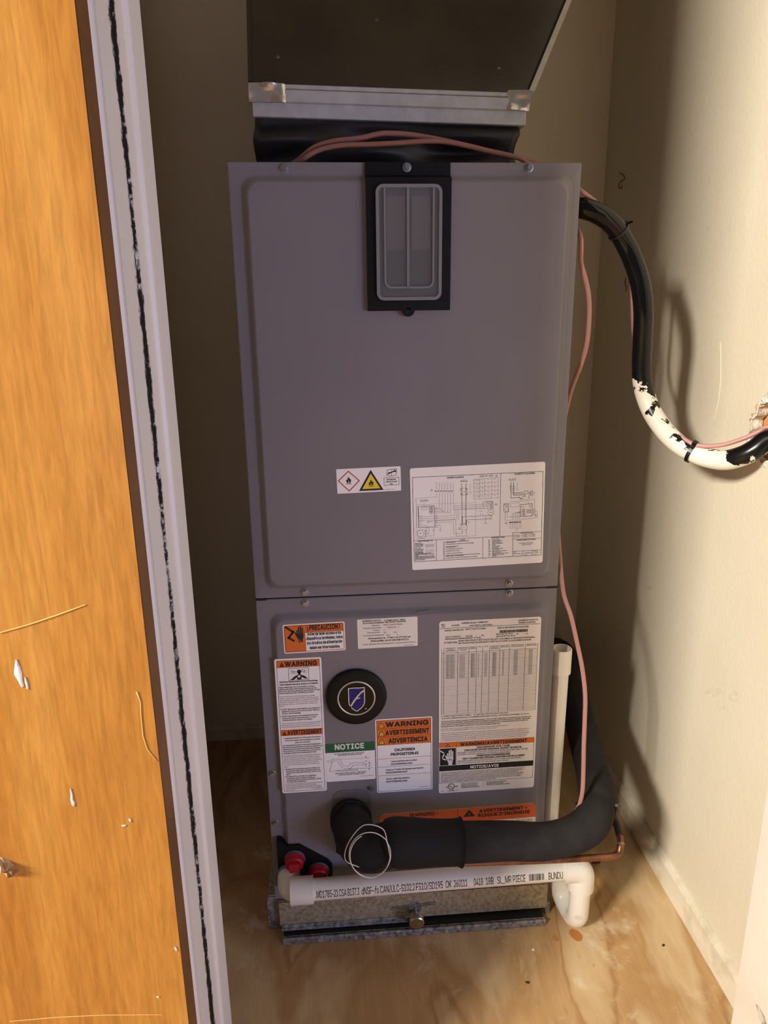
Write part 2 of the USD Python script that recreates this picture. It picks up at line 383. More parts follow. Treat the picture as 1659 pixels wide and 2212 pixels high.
def hexscrew(x, y, z, r=.0046, out=.004):
    d = (0, -1, 0)
    w = lathe([(0, 0), (r * 1.25, 0), (r * 1.25, .0009), (r * .9, .0013), (0, .0013)], (x, y, z), d, 24)
    h = m3.Manifold.cylinder(out, r * .86, r * .78, 6)
    v, f = tri(h); v = np.c_[v[:, 0] + x, y - .001 - v[:, 2], v[:, 1] + z]
    s = box(x - r * .8, x + r * .8, y - out - .0014, y - out - .0009, z - .0005, z + .0005)
    return join(w, (v, f))

# ------------------------------------------------------------------ printed labels
_TX = {}
def heavy(v, f, k):
    g = unary_union([Polygon(v[t]).buffer(1e-4) for t in f]).buffer(k, quad_segs=3).simplify(.012)
    P = [trimesh.creation.triangulate_polygon(q, engine='earcut') for q in (g.geoms if hasattr(g, 'geoms') else [g])]
    V, F, n = [], [], 0
    for a, b in P: V.append(a); F.append(b + n); n += len(a)
    return np.vstack(V), np.vstack(F)
def glyphs(s, bold):
    """flat outline triangles of a line of text, scaled to the unit box: cap height 1"""
    V, F, n, x = [], [], 0, 0.0
    for ch in s:
        if ch == ' ':
            x += .34; continue
        if (ch, bold) not in _TX:
            m = meshkit.text_mesh(ch, 1.0, depth=.1, bold=bool(bold))
            v, f = np.array(m.vertices), np.array(m.faces)
            f = f[np.abs(v[f][:, :, 2] - v[:, 2].max()).max(1) < 1e-6]
            idx, inv = np.unique(f.ravel(), return_inverse=True)
            v = v[idx][:, :2]; f = inv.reshape(-1, 3)
            if bold == 2: v, f = heavy(v, f, .045)
            v[:, 0] -= v[:, 0].min()
            _TX[(ch, bold)] = (v, f, v[:, 0].max())
        v, f, w = _TX[(ch, bold)]
        V.append(v + [x, 0]); F.append(f + n); n += len(v); x += w + (.13 if not bold else .10)
    return np.vstack(V), np.vstack(F)
class Sheet:
    """a flat printed label; art is laid out in millimetres, u to the right and v downwards from its top left corner"""
    def __init__(self, tl, W, H, rot, y, corners, r=2.0, view=None):
        self.tl, self.W, self.H, self.y, self.r = np.array(tl, float), W, H, y, r
        self.c, self.s = math.cos(math.radians(rot)), math.sin(math.radians(rot))
        self.ink = {}
        A, b = [], []
        for (px, py), (u, v) in zip(corners, [(0, 0), (W, 0), (W, H), (0, H)]):
            A += [[px, py, 1, 0, 0, 0, -u * px, -u * py], [0, 0, 0, px, py, 1, -v * px, -v * py]]; b += [u, v]
        self.hm = np.append(np.linalg.solve(np.array(A, float), np.array(b, float)), 1).reshape(3, 3)
        self.view = view or (0, 0, 1.0)
    def look(self, x0, y0, s):          # art is measured on an enlargement of the photographed label
        self.view = (x0, y0, s)
    def m(self, zx, zy):
        x0, y0, s = self.view
        q = self.hm @ np.array([x0 + zx / s, y0 + zy / s, 1.0]); return q[:2] / q[2]
    def world(self, uv, n):
        uv = np.asarray(uv, float) / 1000.0
        x = self.tl[0] + uv[:, 0] * self.c + uv[:, 1] * self.s
        z = self.tl[1] + uv[:, 0] * self.s - uv[:, 1] * self.c
        return np.c_[x, np.full(len(uv), self.y - n), z]
    def add(self, uv, f, color, layer):
        v = self.world(uv, .0004 + layer * .00008)
        f = np.asarray(f, int)
        nrm = np.cross(v[f[:, 1]] - v[f[:, 0]], v[f[:, 2]] - v[f[:, 0]])[:, 1]
        f = np.where((nrm > 0)[:, None], f[:, ::-1], f)
        self.ink.setdefault(color, []).append((v, f))
    def poly(self, pts, color, layer=2, raw=False):
        P = pts if hasattr(pts, 'geom_type') else Polygon(pts if raw else [self.m(*p) for p in pts])
        for g in (P.geoms if hasattr(P, 'geoms') else [P]):
            if g.is_empty or g.area < 1e-4: continue
            v, f = trimesh.creation.triangulate_polygon(g, engine='earcut') if True else None
            self.add(v, f, color, layer)
    def rect(self, u0, v0, u1, v1, color, layer=1):
        self.add([(u0, v0), (u1, v0), (u1, v1), (u0, v1)], [(0, 1, 2), (0, 2, 3)], color, layer)
    def line(self, pts, w=.45, color='print_ink', layer=2, raw=False):
        q = [np.array(p, float) if raw else self.m(*p) for p in pts]
        for a, b in zip(q[:-1], q[1:]):
            d = b - a; L = np.hypot(*d)
            if L < 1e-6: continue
            d = d / L; n = np.array([-d[1], d[0]]) * w / 2; e = d * w / 2
            self.add([a - e - n, b + e - n, b + e + n, a - e + n], [(0, 1, 2), (0, 2, 3)], color, layer)
    def frame(self, u0, v0, u1, v1, w=.5, color='print_ink', layer=2):
        self.line([(u0, v0), (u1, v0), (u1, v1), (u0, v1), (u0, v0)], w, color, layer, raw=True)
    def text(self, s, u, v, h, w=None, color='print_ink', bold=False, align='l', layer=3):
        """baseline at v, capitals h tall, the line fitted to the width w"""
        g, f = glyphs(s, bold)
        x0, x1 = g[:, 0].min(), g[:, 0].max()
        k = h if w is None else w / (x1 - x0)
        W = (x1 - x0) * k
        u -= {'l': 0, 'c': W / 2, 'r': W}[align]
        self.add(np.c_[u + (g[:, 0] - x0) * k, v - g[:, 1] * h], f, color, layer)
    def tx(self, s, zx0, zy, zx1, h, **k):
        a = self.m(zx0, zy); b = self.m(zx1, zy)
        self.text(s, a[0], a[1], h, b[0] - a[0], **k)
    def build(self, parent, name, base='label_white', label=None, names=None):
        P = rrect(0, 0, self.W, self.H, self.r)
        m = trimesh.creation.extrude_polygon(P, 1.0)
        v = np.array(m.vertices); w = self.world(v[:, :2], 0); w[:, 1] = self.y - .0004 * v[:, 2]
        part = obj(name, (w, np.array(m.faces)), base, parent, smooth=False, label=label)
        for c, L in self.ink.items():
            cm, _, nm = c.partition('#')
            obj(nm.rstrip('0123456789') or (names or {}).get(cm, 'printing'), join(*L), cm, part, smooth=False)
        return part
def tri_sign(S, cx, cy, w, h, fill, edge='print_ink', mark='print_ink', e=.12, layer=2):
    """warning triangle in label millimetres, base centre at (cx, cy)"""
    T = lambda k, dy: [(cx - w / 2 * k, cy - dy), (cx + w / 2 * k, cy - dy), (cx, cy - dy - h * k)]
    S.poly(T(1, 0), edge, layer, raw=True)
    if fill: S.poly(T(1 - 2.2 * e, h * e * .75), fill, layer + 1, raw=True)
    if mark:
        S.rect(cx - w * .035, cy - h * .56, cx + w * .035, cy - h * .26, mark + ('' if '#' in mark else '#exclamation_mark'), layer + 2)
        S.rect(cx - w * .035, cy - h * .21, cx + w * .035, cy - h * .13, mark + ('' if '#' in mark else '#exclamation_mark'), layer + 2)
def hand_shape(w, h):
    """open hand seen from the palm, fingers up, in a w x h box (v down)"""
    parts = []
    for x, top, wd in ((.26, .22, .13), (.43, .05, .14), (.61, .0, .14), (.79, .10, .13)):
        parts.append(LineString([(x, .55), (x, top + wd / 2)]).buffer(wd / 2))
    parts.append(Polygon([(.18, .48), (.86, .48), (.86, .68), (.78, .80), (.74, 1.0), (.36, 1.0), (.32, .82), (.18, .66)]))
    parts.append(LineString([(.30, .70), (.07, .42)]).buffer(.065))
    return affinity.scale(unary_union(parts), w, h, origin=(0, 0))
def flame_shape():
    out = [(.50, 0), (.58, .16), (.55, .30), (.68, .40), (.72, .24), (.84, .42), (.94, .60), (.92, .80), (.76, 1.0), (.24, 1.0), (.08, .84), (.05, .62), (.16, .44), (.22, .56), (.34, .44), (.36, .22)]
    hole = [(.50, .62), (.60, .76), (.58, .90), (.42, .92), (.38, .78)]
    return Polygon(out).difference(Polygon(hole))

# ================================================================== the room shell
XR, XL, YB = .468, -.432, .582           # closet: right wall, left wall, back wall
YI, YO = -.235, -.36                      # front partition: closet side, hall side
ZC = 2.40
obj('floor', box(-2.6, 2.6, -3.4, YB + .1, -.02, 0), 'plywood', kind='structure', label='bare plywood floor with tan grain and pale paint smears')
obj('wall_back', box(XL - .1, XR + .1, YB, YB + .02, 0, ZC), 'wall_paint', kind='structure', label='cream painted back wall of the closet')
obj('wall_left', box(XL - .02, XL, YI, YB, 0, ZC), 'wall_paint', kind='structure', label='cream painted left wall of the closet')
obj('ceiling', box(-2.6, 2.6, YO, YB + .1, ZC, ZC + .02), 'ceiling_paint', kind='structure', label='painted ceiling of the closet')
# right wall with a ragged hole where the lines go through
hole_c = atX(1652, 918, XR)
hy, hz = -.083, .848
hp = [(.046, -.040), (.050, -.024), (.044, -.012), (.045, .001), (.036, .010), (.034, .022), (.026, .030), (.016, .036), (.004, .043), (-.010, .040), (-.024, .044), (-.040, .034), (-.046, .014), (-.050, -.010), (-.044, -.030), (-.030, -.046), (-.012, -.050), (.006, -.056), (.022, -.052), (.034, -.050)]
hole = Polygon([(hy + a, hz + b) for a, b in hp])
wr = obj('wall_right', extrude_yz(sbox(YI, 0, YB, ZC).difference(hole), XR, XR + .014), 'wall_paint', kind='structure', smooth=False, label='cream painted right wall with a broken hole for the lines')
# torn lip around the hole, the stud seen in it, and the dark space behind
rg = np.random.default_rng(3)
rim_ = spline([*hp, hp[0]], 8)[:-1]; n = len(rim_)
nr = np.linalg.norm(rim_, axis=1, keepdims=True); out_ = rim_ / nr
q3 = np.c_[rim_ * 90, np.zeros(n)]
f1 = meshkit.fbm(q3, 3, 1)[:, None]; f2 = meshkit.fbm(q3 * 1.7 + 9, 3, 2)[:, None]; f3 = meshkit.fbm(q3 * 2.3 + 4, 2, 5)[:, None]
up_ = np.clip(rim_[:, 1:] / .045, -.3, 1)
prof_ = [(out_ * (.001 + .006 * f1 * (1 + up_)), .0006 + 0 * f1), (out_ * (.000 + .003 * f2), -.0006 - .0030 * f1 * (.6 + up_)), (-out_ * (.001 + .003 * f3), -.0010 - .004 * f2 * (.6 + 1.2 * up_)), (-out_ * (.003 + .006 * f2 * (1 + .6 * up_)), -.001 - .004 * f3), (-out_ * (.003 + .005 * f1), .006 + .002 * f2), (-out_ * .002, .0145 + 0 * f1)]
V = np.stack([np.c_[XR + d_, rim_ + np.array([hy, hz]) + o_] for o_, d_ in prof_], 1).reshape(-1, 3)
m_ = len(prof_); F = []
for k in range(n):
    for q in range(m_ - 1):
        a, b = k * m_ + q, ((k + 1) % n) * m_ + q
        F.append((a, a + 1, b + 1, b))
obj('torn_plaster', (np.array(V), np.array(F)), 'gypsum', wr, smooth=40, label='ragged white gypsum edge of the hole')
fl = []
for k in range(13):
    a = rg.uniform(0, 2 * np.pi); rad = rg.uniform(.78, .92)
    p0 = np.array([.046 * math.cos(a), .044 * math.sin(a)]) * rad
    t = np.array([-math.sin(a), math.cos(a)]) * rg.uniform(.002, .005); nn = np.array([math.cos(a), math.sin(a)]) * rg.uniform(.001, .003)
    P3 = lambda q, d: (XR - d, hy + q[0], hz + q[1])
    fl.append((np.array([P3(p0 - t, .001), P3(p0 + t, .002), P3(p0 + t * .6 + nn, .005), P3(p0 - t * .7 + nn, .004), P3(p0 - t, -.001), P3(p0 + t, 0)]), np.array([(0, 1, 2), (0, 2, 3), (0, 5, 1), (0, 4, 5), (3, 2, 5), (3, 5, 4)])))
obj('torn_paper', join(*fl), 'torn_paper', wr, smooth=False, label='tan torn wallboard paper around the hole')
obj('stud', box(XR + .016, XR + .054, hy + .002, hy + .060, 0.2, 1.5, .002), 'stud_wood', wr, label='bare wooden stud inside the hole')
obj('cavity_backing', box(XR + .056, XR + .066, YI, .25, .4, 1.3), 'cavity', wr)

prof = Polygon([(0, 0), (.0095, 0), (.0095, .046), (.006, .052), (.0015, .0545), (0, .0545)])
v, f = tri(trimesh.creation.extrude_polygon(prof, YB - YI))
obj('baseboard_right', (np.c_[XR - v[:, 0], YI + v[:, 2], v[:, 1]], f[:, ::-1]), 'baseboard_paint', smooth=25, kind='structure', label='scuffed cream baseboard along the right wall')
v, f = tri(trimesh.creation.extrude_polygon(affinity.scale(prof, 1, .64, origin=(0, 0)), XR - XL - .0095))
obj('baseboard_back', (np.c_[XL + v[:, 2], YB - v[:, 0], v[:, 1]], f), 'baseboard_paint', smooth=25, kind='structure', label='low cream baseboard along the back wall')
# front partition with the door opening
XJL, XJR, ZH = -.268, .442, 2.03
P = sbox(-2.6, 0, 2.6, ZC).difference(sbox(XJL - .018, -1, XJR + .018, ZH + .018))
obj('wall_front', extrude_xz(P, YI, YO), 'wall_paint', smooth=False, kind='structure', label='partition wall around the closet doorway')
# left jamb: two boards with a dirty joint between them
j = thing('trim_1', 'white painted door jamb with a black dirty joint beside the orange door', None, (XJL, -.3, 0), kind='structure')
v = []
prof = Polygon([(-.018, -.358), (0, -.358), (0, -.3140), (-.002, -.3122), (-.010, -.3122), (-.018, -.3122)])
def up_prism(poly, z0, z1):
    m = trimesh.creation.extrude_polygon(poly, z1 - z0); m.apply_translation([0, 0, z0]); return m
obj('jamb_board', up_prism(affinity.translate(prof, XJL, 0), 0, ZH), 'jamb_paint', j, smooth=20)
prof = Polygon([(-.018, -.380), (-.003, -.380), (-.0008, -.3785), (-.0008, -.374), (-.0026, -.3725), (-.0026, -.3660), (-.0006, -.3645), (-.0006, -.3605), (-.0028, -.3585), (-.018, -.3585)])
obj('casing_edge', up_prism(affinity.translate(prof, XJL, 0), 0, ZH), 'jamb_paint', j, smooth=15, label='narrow ridged casing edge')
prof = Polygon([(-.018, -.3090), (-.008, -.3090), (-.002, -.3080), (.0005, -.3060), (.0010, -.2735), (.0040, -.2715), (.0048, -.269), (.0048, -.2265), (.0030, -.2235), (-.018, -.2235)])
obj('door_stop', up_prism(affinity.translate(prof, XJL, 0), 0, ZH), 'jamb_paint', j, smooth=20)
obj('joint_dirt', box(XJL - .018, XJL - .0065, -.3122, -.3090, 0, ZH), 'joint_dirt', j, label='black dirt packed into the joint')
j = thing('trim_2', 'white painted door jamb at the lower right edge of the doorway', None, (XJR, -.3, 0), kind='structure')
prof = Polygon([(.018, -.380), (0, -.380), (0, -.3000), (.018, -.3000)])
obj('jamb_board', up_prism(affinity.translate(prof, XJR, 0), 0, ZH), 'trim_paint', j, smooth=20)
prof = Polygon([(.018, -.2995), (-.0045, -.2995), (-.006, -.297), (-.006, -.2235), (-.003, -.2215), (.018, -.2215)])
obj('door_stop', up_prism(affinity.translate(prof, XJR + .003, 0), 0, ZH), 'trim_paint', j, smooth=20)
j = thing('trim_3', 'white painted head jamb over the doorway', None, (.087, -.3, ZH), kind='structure')
obj('jamb_board', box(XJL - .018, XJR + .018, -.38, -.2235, ZH, ZH + .018, .001), 'trim_paint', j)
# the door, swung right back against the partition
d = thing('door_1', 'varnished orange wood door folded open at the left with paint drips and scratches', None, (XJL - .006, -.392, .012), kind='structure')
DA = math.radians(20)
DX, DY = -.2475, -.4825             # hinge edge, front corner
def door_pt(s, n, z):                    # s along the leaf away from the hinge, n out of its front face
    return (DX - s * math.cos(DA) + n * math.sin(DA), DY - s * math.sin(DA) - n * math.cos(DA), z)
def door_box(s0, s1, n0, n1, z0, z1):
    P = [door_pt(s, n, z) for s in (s0, s1) for n in (n0, n1) for z in (z0, z1)]
    return m3.Manifold.hull_points(np.array(P))
DT = .0246
q_ = [(DX, DY), door_pt(.70, 0, 0)[:2], door_pt(.70, -DT, 0)[:2], (DX, DY + DT / math.cos(DA))]
obj('leaf', m3.Manifold.hull_points(np.array([(a, b, z) for a, b in q_ for z in (.012, 2.02)])), 'door_veneer', d, smooth=False)
obj('hinge_edge', box(DX - .0002, DX + .0006, DY + .0008, DY + DT / math.cos(DA) - .0008, .0125, 2.0195), 'door_edge_wood', d, smooth=False, label='dark bare wood hinge edge')
door_n = np.array([math.sin(DA), -math.cos(DA), 0]); door_o = np.array([DX, DY, 0])
def on_door(px, py, lift=.0004):
    v = ray(px, py); t = ((door_o - CAM) @ door_n) / (v @ door_n); return CAM + v * t + door_n * lift
def smear(pts, w, name, m, label=None):
    P = [on_door(*p) for p in pts]; q = np.array([p for p in P]); 
    ww = np.array(w); t = np.gradient(q, axis=0); t /= np.linalg.norm(t, axis=1, keepdims=True)
    s = np.cross(t, door_n); V = []
    for k in range(len(q)):
        V += [q[k] - s[k] * ww[k] - door_n * .0003, q[k] + door_n * (.0003 + ww[k] * .25), q[k] + s[k] * ww[k] - door_n * .0003]
    F = []
    for k in range(len(q) - 1):
        for a in (0, 1): F.append((k * 3 + a, k * 3 + a + 1, k * 3 + a + 4, k * 3 + a + 3))
    obj(name, (np.array(V), np.array(F)), m, d, smooth=True, label=label)
smear([(35, 1424), (37, 1440), (39, 1455), (44, 1470), (49, 1483)], [.0003, .0017, .0026, .0014, .0009], 'paint_drip', 'drip_white', 'white paint drip')
smear([(54, 1462), (57, 1475), (60, 1488)], [.0003, .0009, .0006], 'paint_drip', 'drip_white')
smear([(152, 1703), (155, 1716), (155, 1726), (158, 1740)], [.0003, .0007, .0010, .0006], 'paint_drip', 'drip_white')
smear([(156, 1726), (158, 1734), (160, 1741)], [.0004, .0014, .0004], 'paint_drip', 'drip_white')
smear([(279, 1767), (281, 1771), (282, 1775)], [.0003, .0009, .0003], 'paint_drip', 'drip_white')
smear([(262, 1782), (267, 1784), (272, 1782)], [.0003, .0009, .0003], 'paint_drip', 'drip_white')
smear([(378, 2044), (380, 2050), (382, 2054)], [.0003, .0009, .0003], 'paint_drip', 'drip_white')
smear([(339, 2151), (341, 2153), (343, 2155)], [.0004, .0012, .0004], 'paint_drip', 'drip_white')
smear([(0, 1367), (60, 1350), (120, 1330), (185, 1306)], [.0006, .0005, .0006, .0003], 'scratch', 'scratch_pale', 'pale scratch')
smear([(295, 1493), (303, 1515), (305, 1550), (309, 1590), (318, 1618), (338, 1643)], [.0007, .0004, .0003, .0004, .0004, .0003], 'scratch', 'scratch_pale')
smear([(20, 2206), (120, 2197), (220, 2192), (350, 2191)], [.0003, .0003, .0003, .0002], 'scratch', 'scratch_pale')
# gouge with a raised splinter
g = np.array([on_door(x, y, 0) for x, y in [(-8, 1850), (4, 1852), (18, 1858), (30, 1868), (40, 1882), (36, 1892), (18, 1893), (2, 1884), (-10, 1874)]])
gc = g.mean(0) + door_n * .004
Vg = [gc]; 
for k, p in enumerate(g): Vg += [p, p * .5 + gc * .5 + door_n * (.001 if k % 2 else .005)]
Fg = []
for k in range(len(g)):
    a, b = 1 + 2 * k, 1 + 2 * ((k + 1) % len(g)); Fg += [(a, b, b + 1), (a, b + 1, a + 1), (a + 1, b + 1, 0)]
obj('splintered_gouge', (np.array(Vg), np.array(Fg)), 'splinter_wood', d, smooth=False, label='splintered pale gouge at the door edge of view')

# ================================================================== the air handler
ZT, ZB = 1.1756, .066
W2 = .2222
ah = thing('air_handler', 'tall grey sheet metal air handler covered in warning labels', 'air handler', (0, .27, ZB))
obj('cabinet_body', box(-W2, W2, .0105, .545, ZB, ZT, .001), 'cabinet_paint', ah, smooth=False)
up = obj('upper_panel', pressed_panel((-W2, .5995, W2, ZT), (-.2085, .6125, .2125, 1.1615), .009, .011), 'cabinet_paint', ah, smooth=40)
lo = obj('lower_panel', pressed_panel((-W2, ZB + .002, W2, .5975), (-.2045, .0860, .2145, .5775), .009, .011), 'cabinet_paint', ah, smooth=40)
obj('seam', box(-W2 + .001, W2 - .001, .003, .0106, .5972, .5998), 'seam_dark', ah, smooth=False, label='thin dark seam between the two panels')
for x0, x1, z in ((-.2225, -.206, .5978), (.207, .2225, .5990)):
    obj('panel_slot', box(x0, x1, -.0006, .004, z - .0012, z + .0012), 'seam_dark', ah, smooth=False)
for (x, z) in ((-.153, 1.169), (.154, 1.1695), (-.151, .6075), (-.151, .5905), (.149, .6082), (.150, .5925), (-.2135, .308), (-.2135, .217)):
    obj('screw', hexscrew(x, 0, z), 'screw_zinc', ah, smooth=35)
obj('screw', hexscrew(-.061, -.009, .278, .0044), 'screw_zinc', ah, smooth=35)
# breaker cover at the top
bc = obj('breaker_cover', join(
    box(-.0535, .0535, -.0045, -.0004, 1.1585, 1.1752, .0006),
    m3.Manifold.hull_points(np.array([(x, y, z) for x in (-.0535, .0535) for y, z in ((-.0045, 1.1600), (-.0004, 1.1600), (-.0165, 1.1535), (-.0100, 1.1500))])),
    extrude_xz(unary_union([rrect(-.0535, .9975, .0530, 1.1560, .0012), Point(-.0015, .9985).buffer(.0085)]).difference(rrect(-.0405, 1.0118, .0395, 1.1462, .009)).difference(Point(-.0015, .9985).buffer(.0032)), -.0165, -.0135),
    extrude_xz(rrect(-.0535, .9975, .0530, 1.1560, .0012).difference(rrect(-.0515, .9995, .0510, 1.1540, .001)), -.0140, -.0088)), 'black_plastic', ah, smooth=25, label='black plastic breaker cover with a frosted window')
wn = []
base = rrect(-.0420, 1.0103, .0410, 1.1477, .0095)
wn.append(extrude_xz(base, -.0200, -.0176))
rim = base.difference(base.buffer(-.0040)); wn.append(extrude_xz(rim, -.0214, -.0198))
win = obj('window', wn[0], 'frosted_pane', bc, smooth=20, label='frosted clear window with moulded ridges')
obj('window_rim', wn[1], 'frosted_window', bc, smooth=20)
rib = []
inn = sbox(-.0310, 1.0260, .0300, 1.1440)
u = rrect(-.0310, 1.0260, .0300, 1.1700, .008).intersection(sbox(-1, 1.0, 1, 1.1445))
rib.append(u.boundary.buffer(.0011).difference(sbox(-1, 1.1432, 1, 2)))
rib.append(LineString([(-.0020, 1.0265), (-.0020, 1.1425)]).buffer(.0014))
obj('window_ridge', join(*[extrude_xz(g, -.0220, -.0198) for q in rib for g in (q.geoms if hasattr(q, 'geoms') else [q])]), 'frosted_window', bc, smooth=20)
obj('breaker_backing', box(-.0500, .0490, -.0098, -.0092, 1.001, 1.152), 'breaker_dark', bc, smooth=False, label='dark recess behind the window')
for x_ in (-.029, .003):
    obj('breaker_switch', box(x_, x_ + .024, -.0128, -.0096, 1.072, 1.136, .001), 'access_plate_paint', bc, label='grey breaker behind the window')
obj('screw', hexscrew(-.0015, -.0045, 1.1690, .0044), 'screw_zinc', bc, smooth=35)
# round badge
bd = obj('badge', lathe([(0, .0), (.0455, .0), (.0460, .003), (.0445, .0062), (.0400, .0076), (.0300, .0080), (0, .0080)], (-.0810, -.009, .4400), (0, -1, 0), 72), 'black_plastic', ah, smooth=30, label='round black badge with a blue shield emblem')
BY = -.0172
obj('badge_ring', lathe([(.0262, -.001), (.0262, .0012), (.0270, .0020), (.0278, .0020), (.0286, .0012), (.0286, -.001)], (-.0810, BY, .4410), (0, -1, 0), 72), 'chrome', bd, smooth=40)
obj('badge_face', lathe([(.0263, 0), (.0263, .0004), (0, .0008)], (-.0810, BY, .4410), (0, -1, 0), 72), 'black_gloss', bd, smooth=30)
def shield(k):
    s = [(-12.6, 15.2), (-4, 15.6), (4, 15.2), (12.4, 15.8), (12.4, -5), (11.2, -10), (7.5, -14.5), (2.5, -18.0), (-.2, -19.6), (-4, -17.6), (-9, -13.8), (-12.0, -9), (-12.6, -4)]
    return Polygon(s)
sh = affinity.translate(affinity.scale(shield(1), .001, .00115, origin=(0, 0)), -.0805, .4418)
obj('shield_enamel', extrude_xz(sh.buffer(-.0009), BY - .0016, BY - .0002), 'badge_blue', bd, smooth=False)
sw = Polygon([(-11, -13.5), (-8.2, -8), (-4.5, -2.5), (1, 4), (6, 8.8), (10.5, 11.8), (11.2, 9.4), (6.5, 6.4), (2.2, 1.8), (1.2, .3), (4.5, 1.0), (6.0, .2), (3.2, -.8), (-.6, -1.4), (-4.0, -6.0), (-7.5, -11.0), (-9, -14.5)])
sw = affinity.translate(affinity.scale(sw, .001, .00115, origin=(0, 0)), -.0805, .4418)
obj('shield_outline', join(extrude_xz(sh.difference(sh.buffer(-.0014)), BY - .0021, BY - .0002), extrude_xz(sw.intersection(sh), BY - .0021, BY - .0012)), 'chrome', bd, smooth=False)
obj('emblem_dot', lathe([(.0, .0014), (.0011, .0012), (.0011, 0)], (-.0672, BY, .4230), (0, -1, 0), 16), 'chrome', bd, smooth=False)
# access plate behind the foam stub, drain plate and plugs
obj('access_plate', extrude_xz(rrect(-.122, .165, -.062, .276, .016), -.0100, -.0088), 'access_plate_paint', ah, smooth=False, label='darker grey plate with rounded corners around the suction line')
dp = obj('drain_plate', extrude_xz(Polygon([(-.2105, .1900), (-.2065, .1885), (-.2000, .1800), (-.178, .1800), (-.1340, .1480), (-.1285, .1400), (-.1285, .1210), (-.136, .1140), (-.147, .104), (-.178, .098), (-.2105, .098)]).buffer(.0022), -.0128, .002), 'black_plastic', ah, smooth=20, label='black drain plate with two red plugs')
for x, z in ((-.1858, .1560), (-.1483, .1300)):
    pl = obj('drain_plug', lathe([(.0165, 0), (.0165, .003), (.0150, .0052), (.0142, .012), (.0128, .0135), (0, .0135)], (x, -.0128, z), (0, -1, -.10), 36), 'plug_red', dp, smooth=30, label='red threaded drain plug')
    sq = m3.Manifold.hull_points(np.array([(x + a, -.0262 - h, z - .0014 + b) for h, e in ((0, .0086), (.006, .0078)) for a in (-e, e) for b in (-e, e)]))
    obj('plug_square', sq, 'plug_red', pl, smooth=False)
    obj('thread_tape', lathe([(.0168, 0), (.0172, .002), (.0168, .0042)], (x, -.0126, z), (0, -1, 0), 36), 'pvc_primer_blue', pl, smooth=False, label='bluish ring of sealing tape')

# ================================================================== labels on the air handler
YL = -.009
INK, OR = 'print_ink', 'print_orange'
NM = {'print_ink': 'printing', 'print_grey': 'fine_print', 'print_orange': 'orange_band', 'print_green': 'green_band', 'print_yellow': 'yellow_sign', 'print_red': 'red_diamond', 'print_white': 'white_lettering', 'print_salmon': 'orange_band'}
# --- flammability label
S = Sheet((-.1007, .7892), 88.7, 34.7, 1.2, YL, [(726, 1014), (865, 1007), (866, 1060), (728, 1067)], .8)
S.look(700, 980, 3.19)
S.poly(Polygon([S.m(*q) for q in ((98, 188), (167, 122), (241, 186), (172, 258))]).boundary.buffer(.62, join_style=2), 'print_red', 2, raw=True)
def flame_at(S, cx, cy, w, h, layer=4):
    c = S.m(cx, cy); fs = affinity.translate(affinity.scale(flame_shape(), w, h, origin=(.5, .5)), c[0] - .5, c[1] - .5); S.poly(fs, INK, layer, raw=True)
    S.rect(c[0] - w / 2, c[1] + h * .62, c[0] + w / 2, c[1] + h * .70, INK, layer)
flame_at(S, 168, 180, 7.4, 8.6)
a, b, t = S.m(239, 258), S.m(408, 250), S.m(320, 112)
S.poly([a, b, t], INK, 2, raw=True)
cc = (a + b + t) / 3; S.poly([cc + (p - cc) * .74 for p in (a, b, t)], 'print_yellow', 3, raw=True)
flame_at(S, 322, 198, 7.4, 8.2)
S.line([(430, 148), (436, 112), (466, 106), (500, 104), (496, 146), (462, 154), (430, 150)], .5)
S.line([(466, 108), (462, 152)], .4); S.line([(444, 136), (490, 118)], 1.5); S.line([(440, 142), (448, 130)], 1.2); S.line([(484, 112), (494, 126)], 1.2)
S.line([(412, 166), (515, 162), (516, 214), (413, 218), (412, 166)], .45)
S.tx('Refrigerant', 430, 183, 494, 2.0, bold=True); S.tx('Safety Group', 425, 199, 502, 2.0, bold=True); S.tx('A2L', 452, 213, 474, 1.9, bold=True)
S.tx('92-105644-01-00', 415, 252, 486, 1.2, color='print_grey')
S.build(ah, 'flammability_label', label='white label with red flame diamond and yellow flame triangle', names=NM)
# --- wiring diagram
S = Sheet((.0008, .7876), 190.8, 149.8, 1.25, YL, [(885, 1012), (1178, 997), (1170, 1216), (889, 1232)], 3.0)
S.look(700, 980, 3.19)
L = S.line
L([(608, 165), (1508, 122), (1490, 700), (618, 746), (608, 165)], .55)
L([(1217, 137), (1205, 573)], .45); L([(614, 602), (1296, 568)], .45); L([(770, 596), (770, 738)], .45); L([(1090, 580), (1088, 720)], .45); L([(1296, 545), (1294, 708)], .45); L([(1296, 547), (1490, 538)], .45); L([(1296, 592), (1490, 584)], .4)
L([(1294, 676), (1490, 664)], .4); L([(1294, 692), (1490, 682)], .35); L([(1360, 672), (1360, 690)], .35); L([(1425, 668), (1425, 700)], .35)
S.tx('WIRING DIAGRAM', 846, 172, 960, 2.1, bold=True); S.tx('SCHEMATIC DIAGRAM', 1310, 146, 1450, 2.1, bold=True)
S.tx('SPEED TAP TABLE', 1068, 161, 1164, 1.7, color='print_grey', bold=True)
def tsign(zx, zy, w=3.2, h=2.8):
    c = S.m(zx, zy); S.line([c + (-w / 2, 0), c + (w / 2, 0), c + (0, -h), c + (-w / 2, 0), c + (w / 2, 0)], .3, 'print_grey', raw=True); S.rect(c[0] - .2, c[1] - h * .6, c[0] + .2, c[1] - .4, 'print_grey', 2)
for zx, zy in ((1186, 158), (945, 194), (962, 193), (980, 193), (739, 257), (1181, 355), (929, 522), (1278, 184), (1296, 183), (1313, 182), (1455, 432), (1250, 484)): tsign(zx, zy)
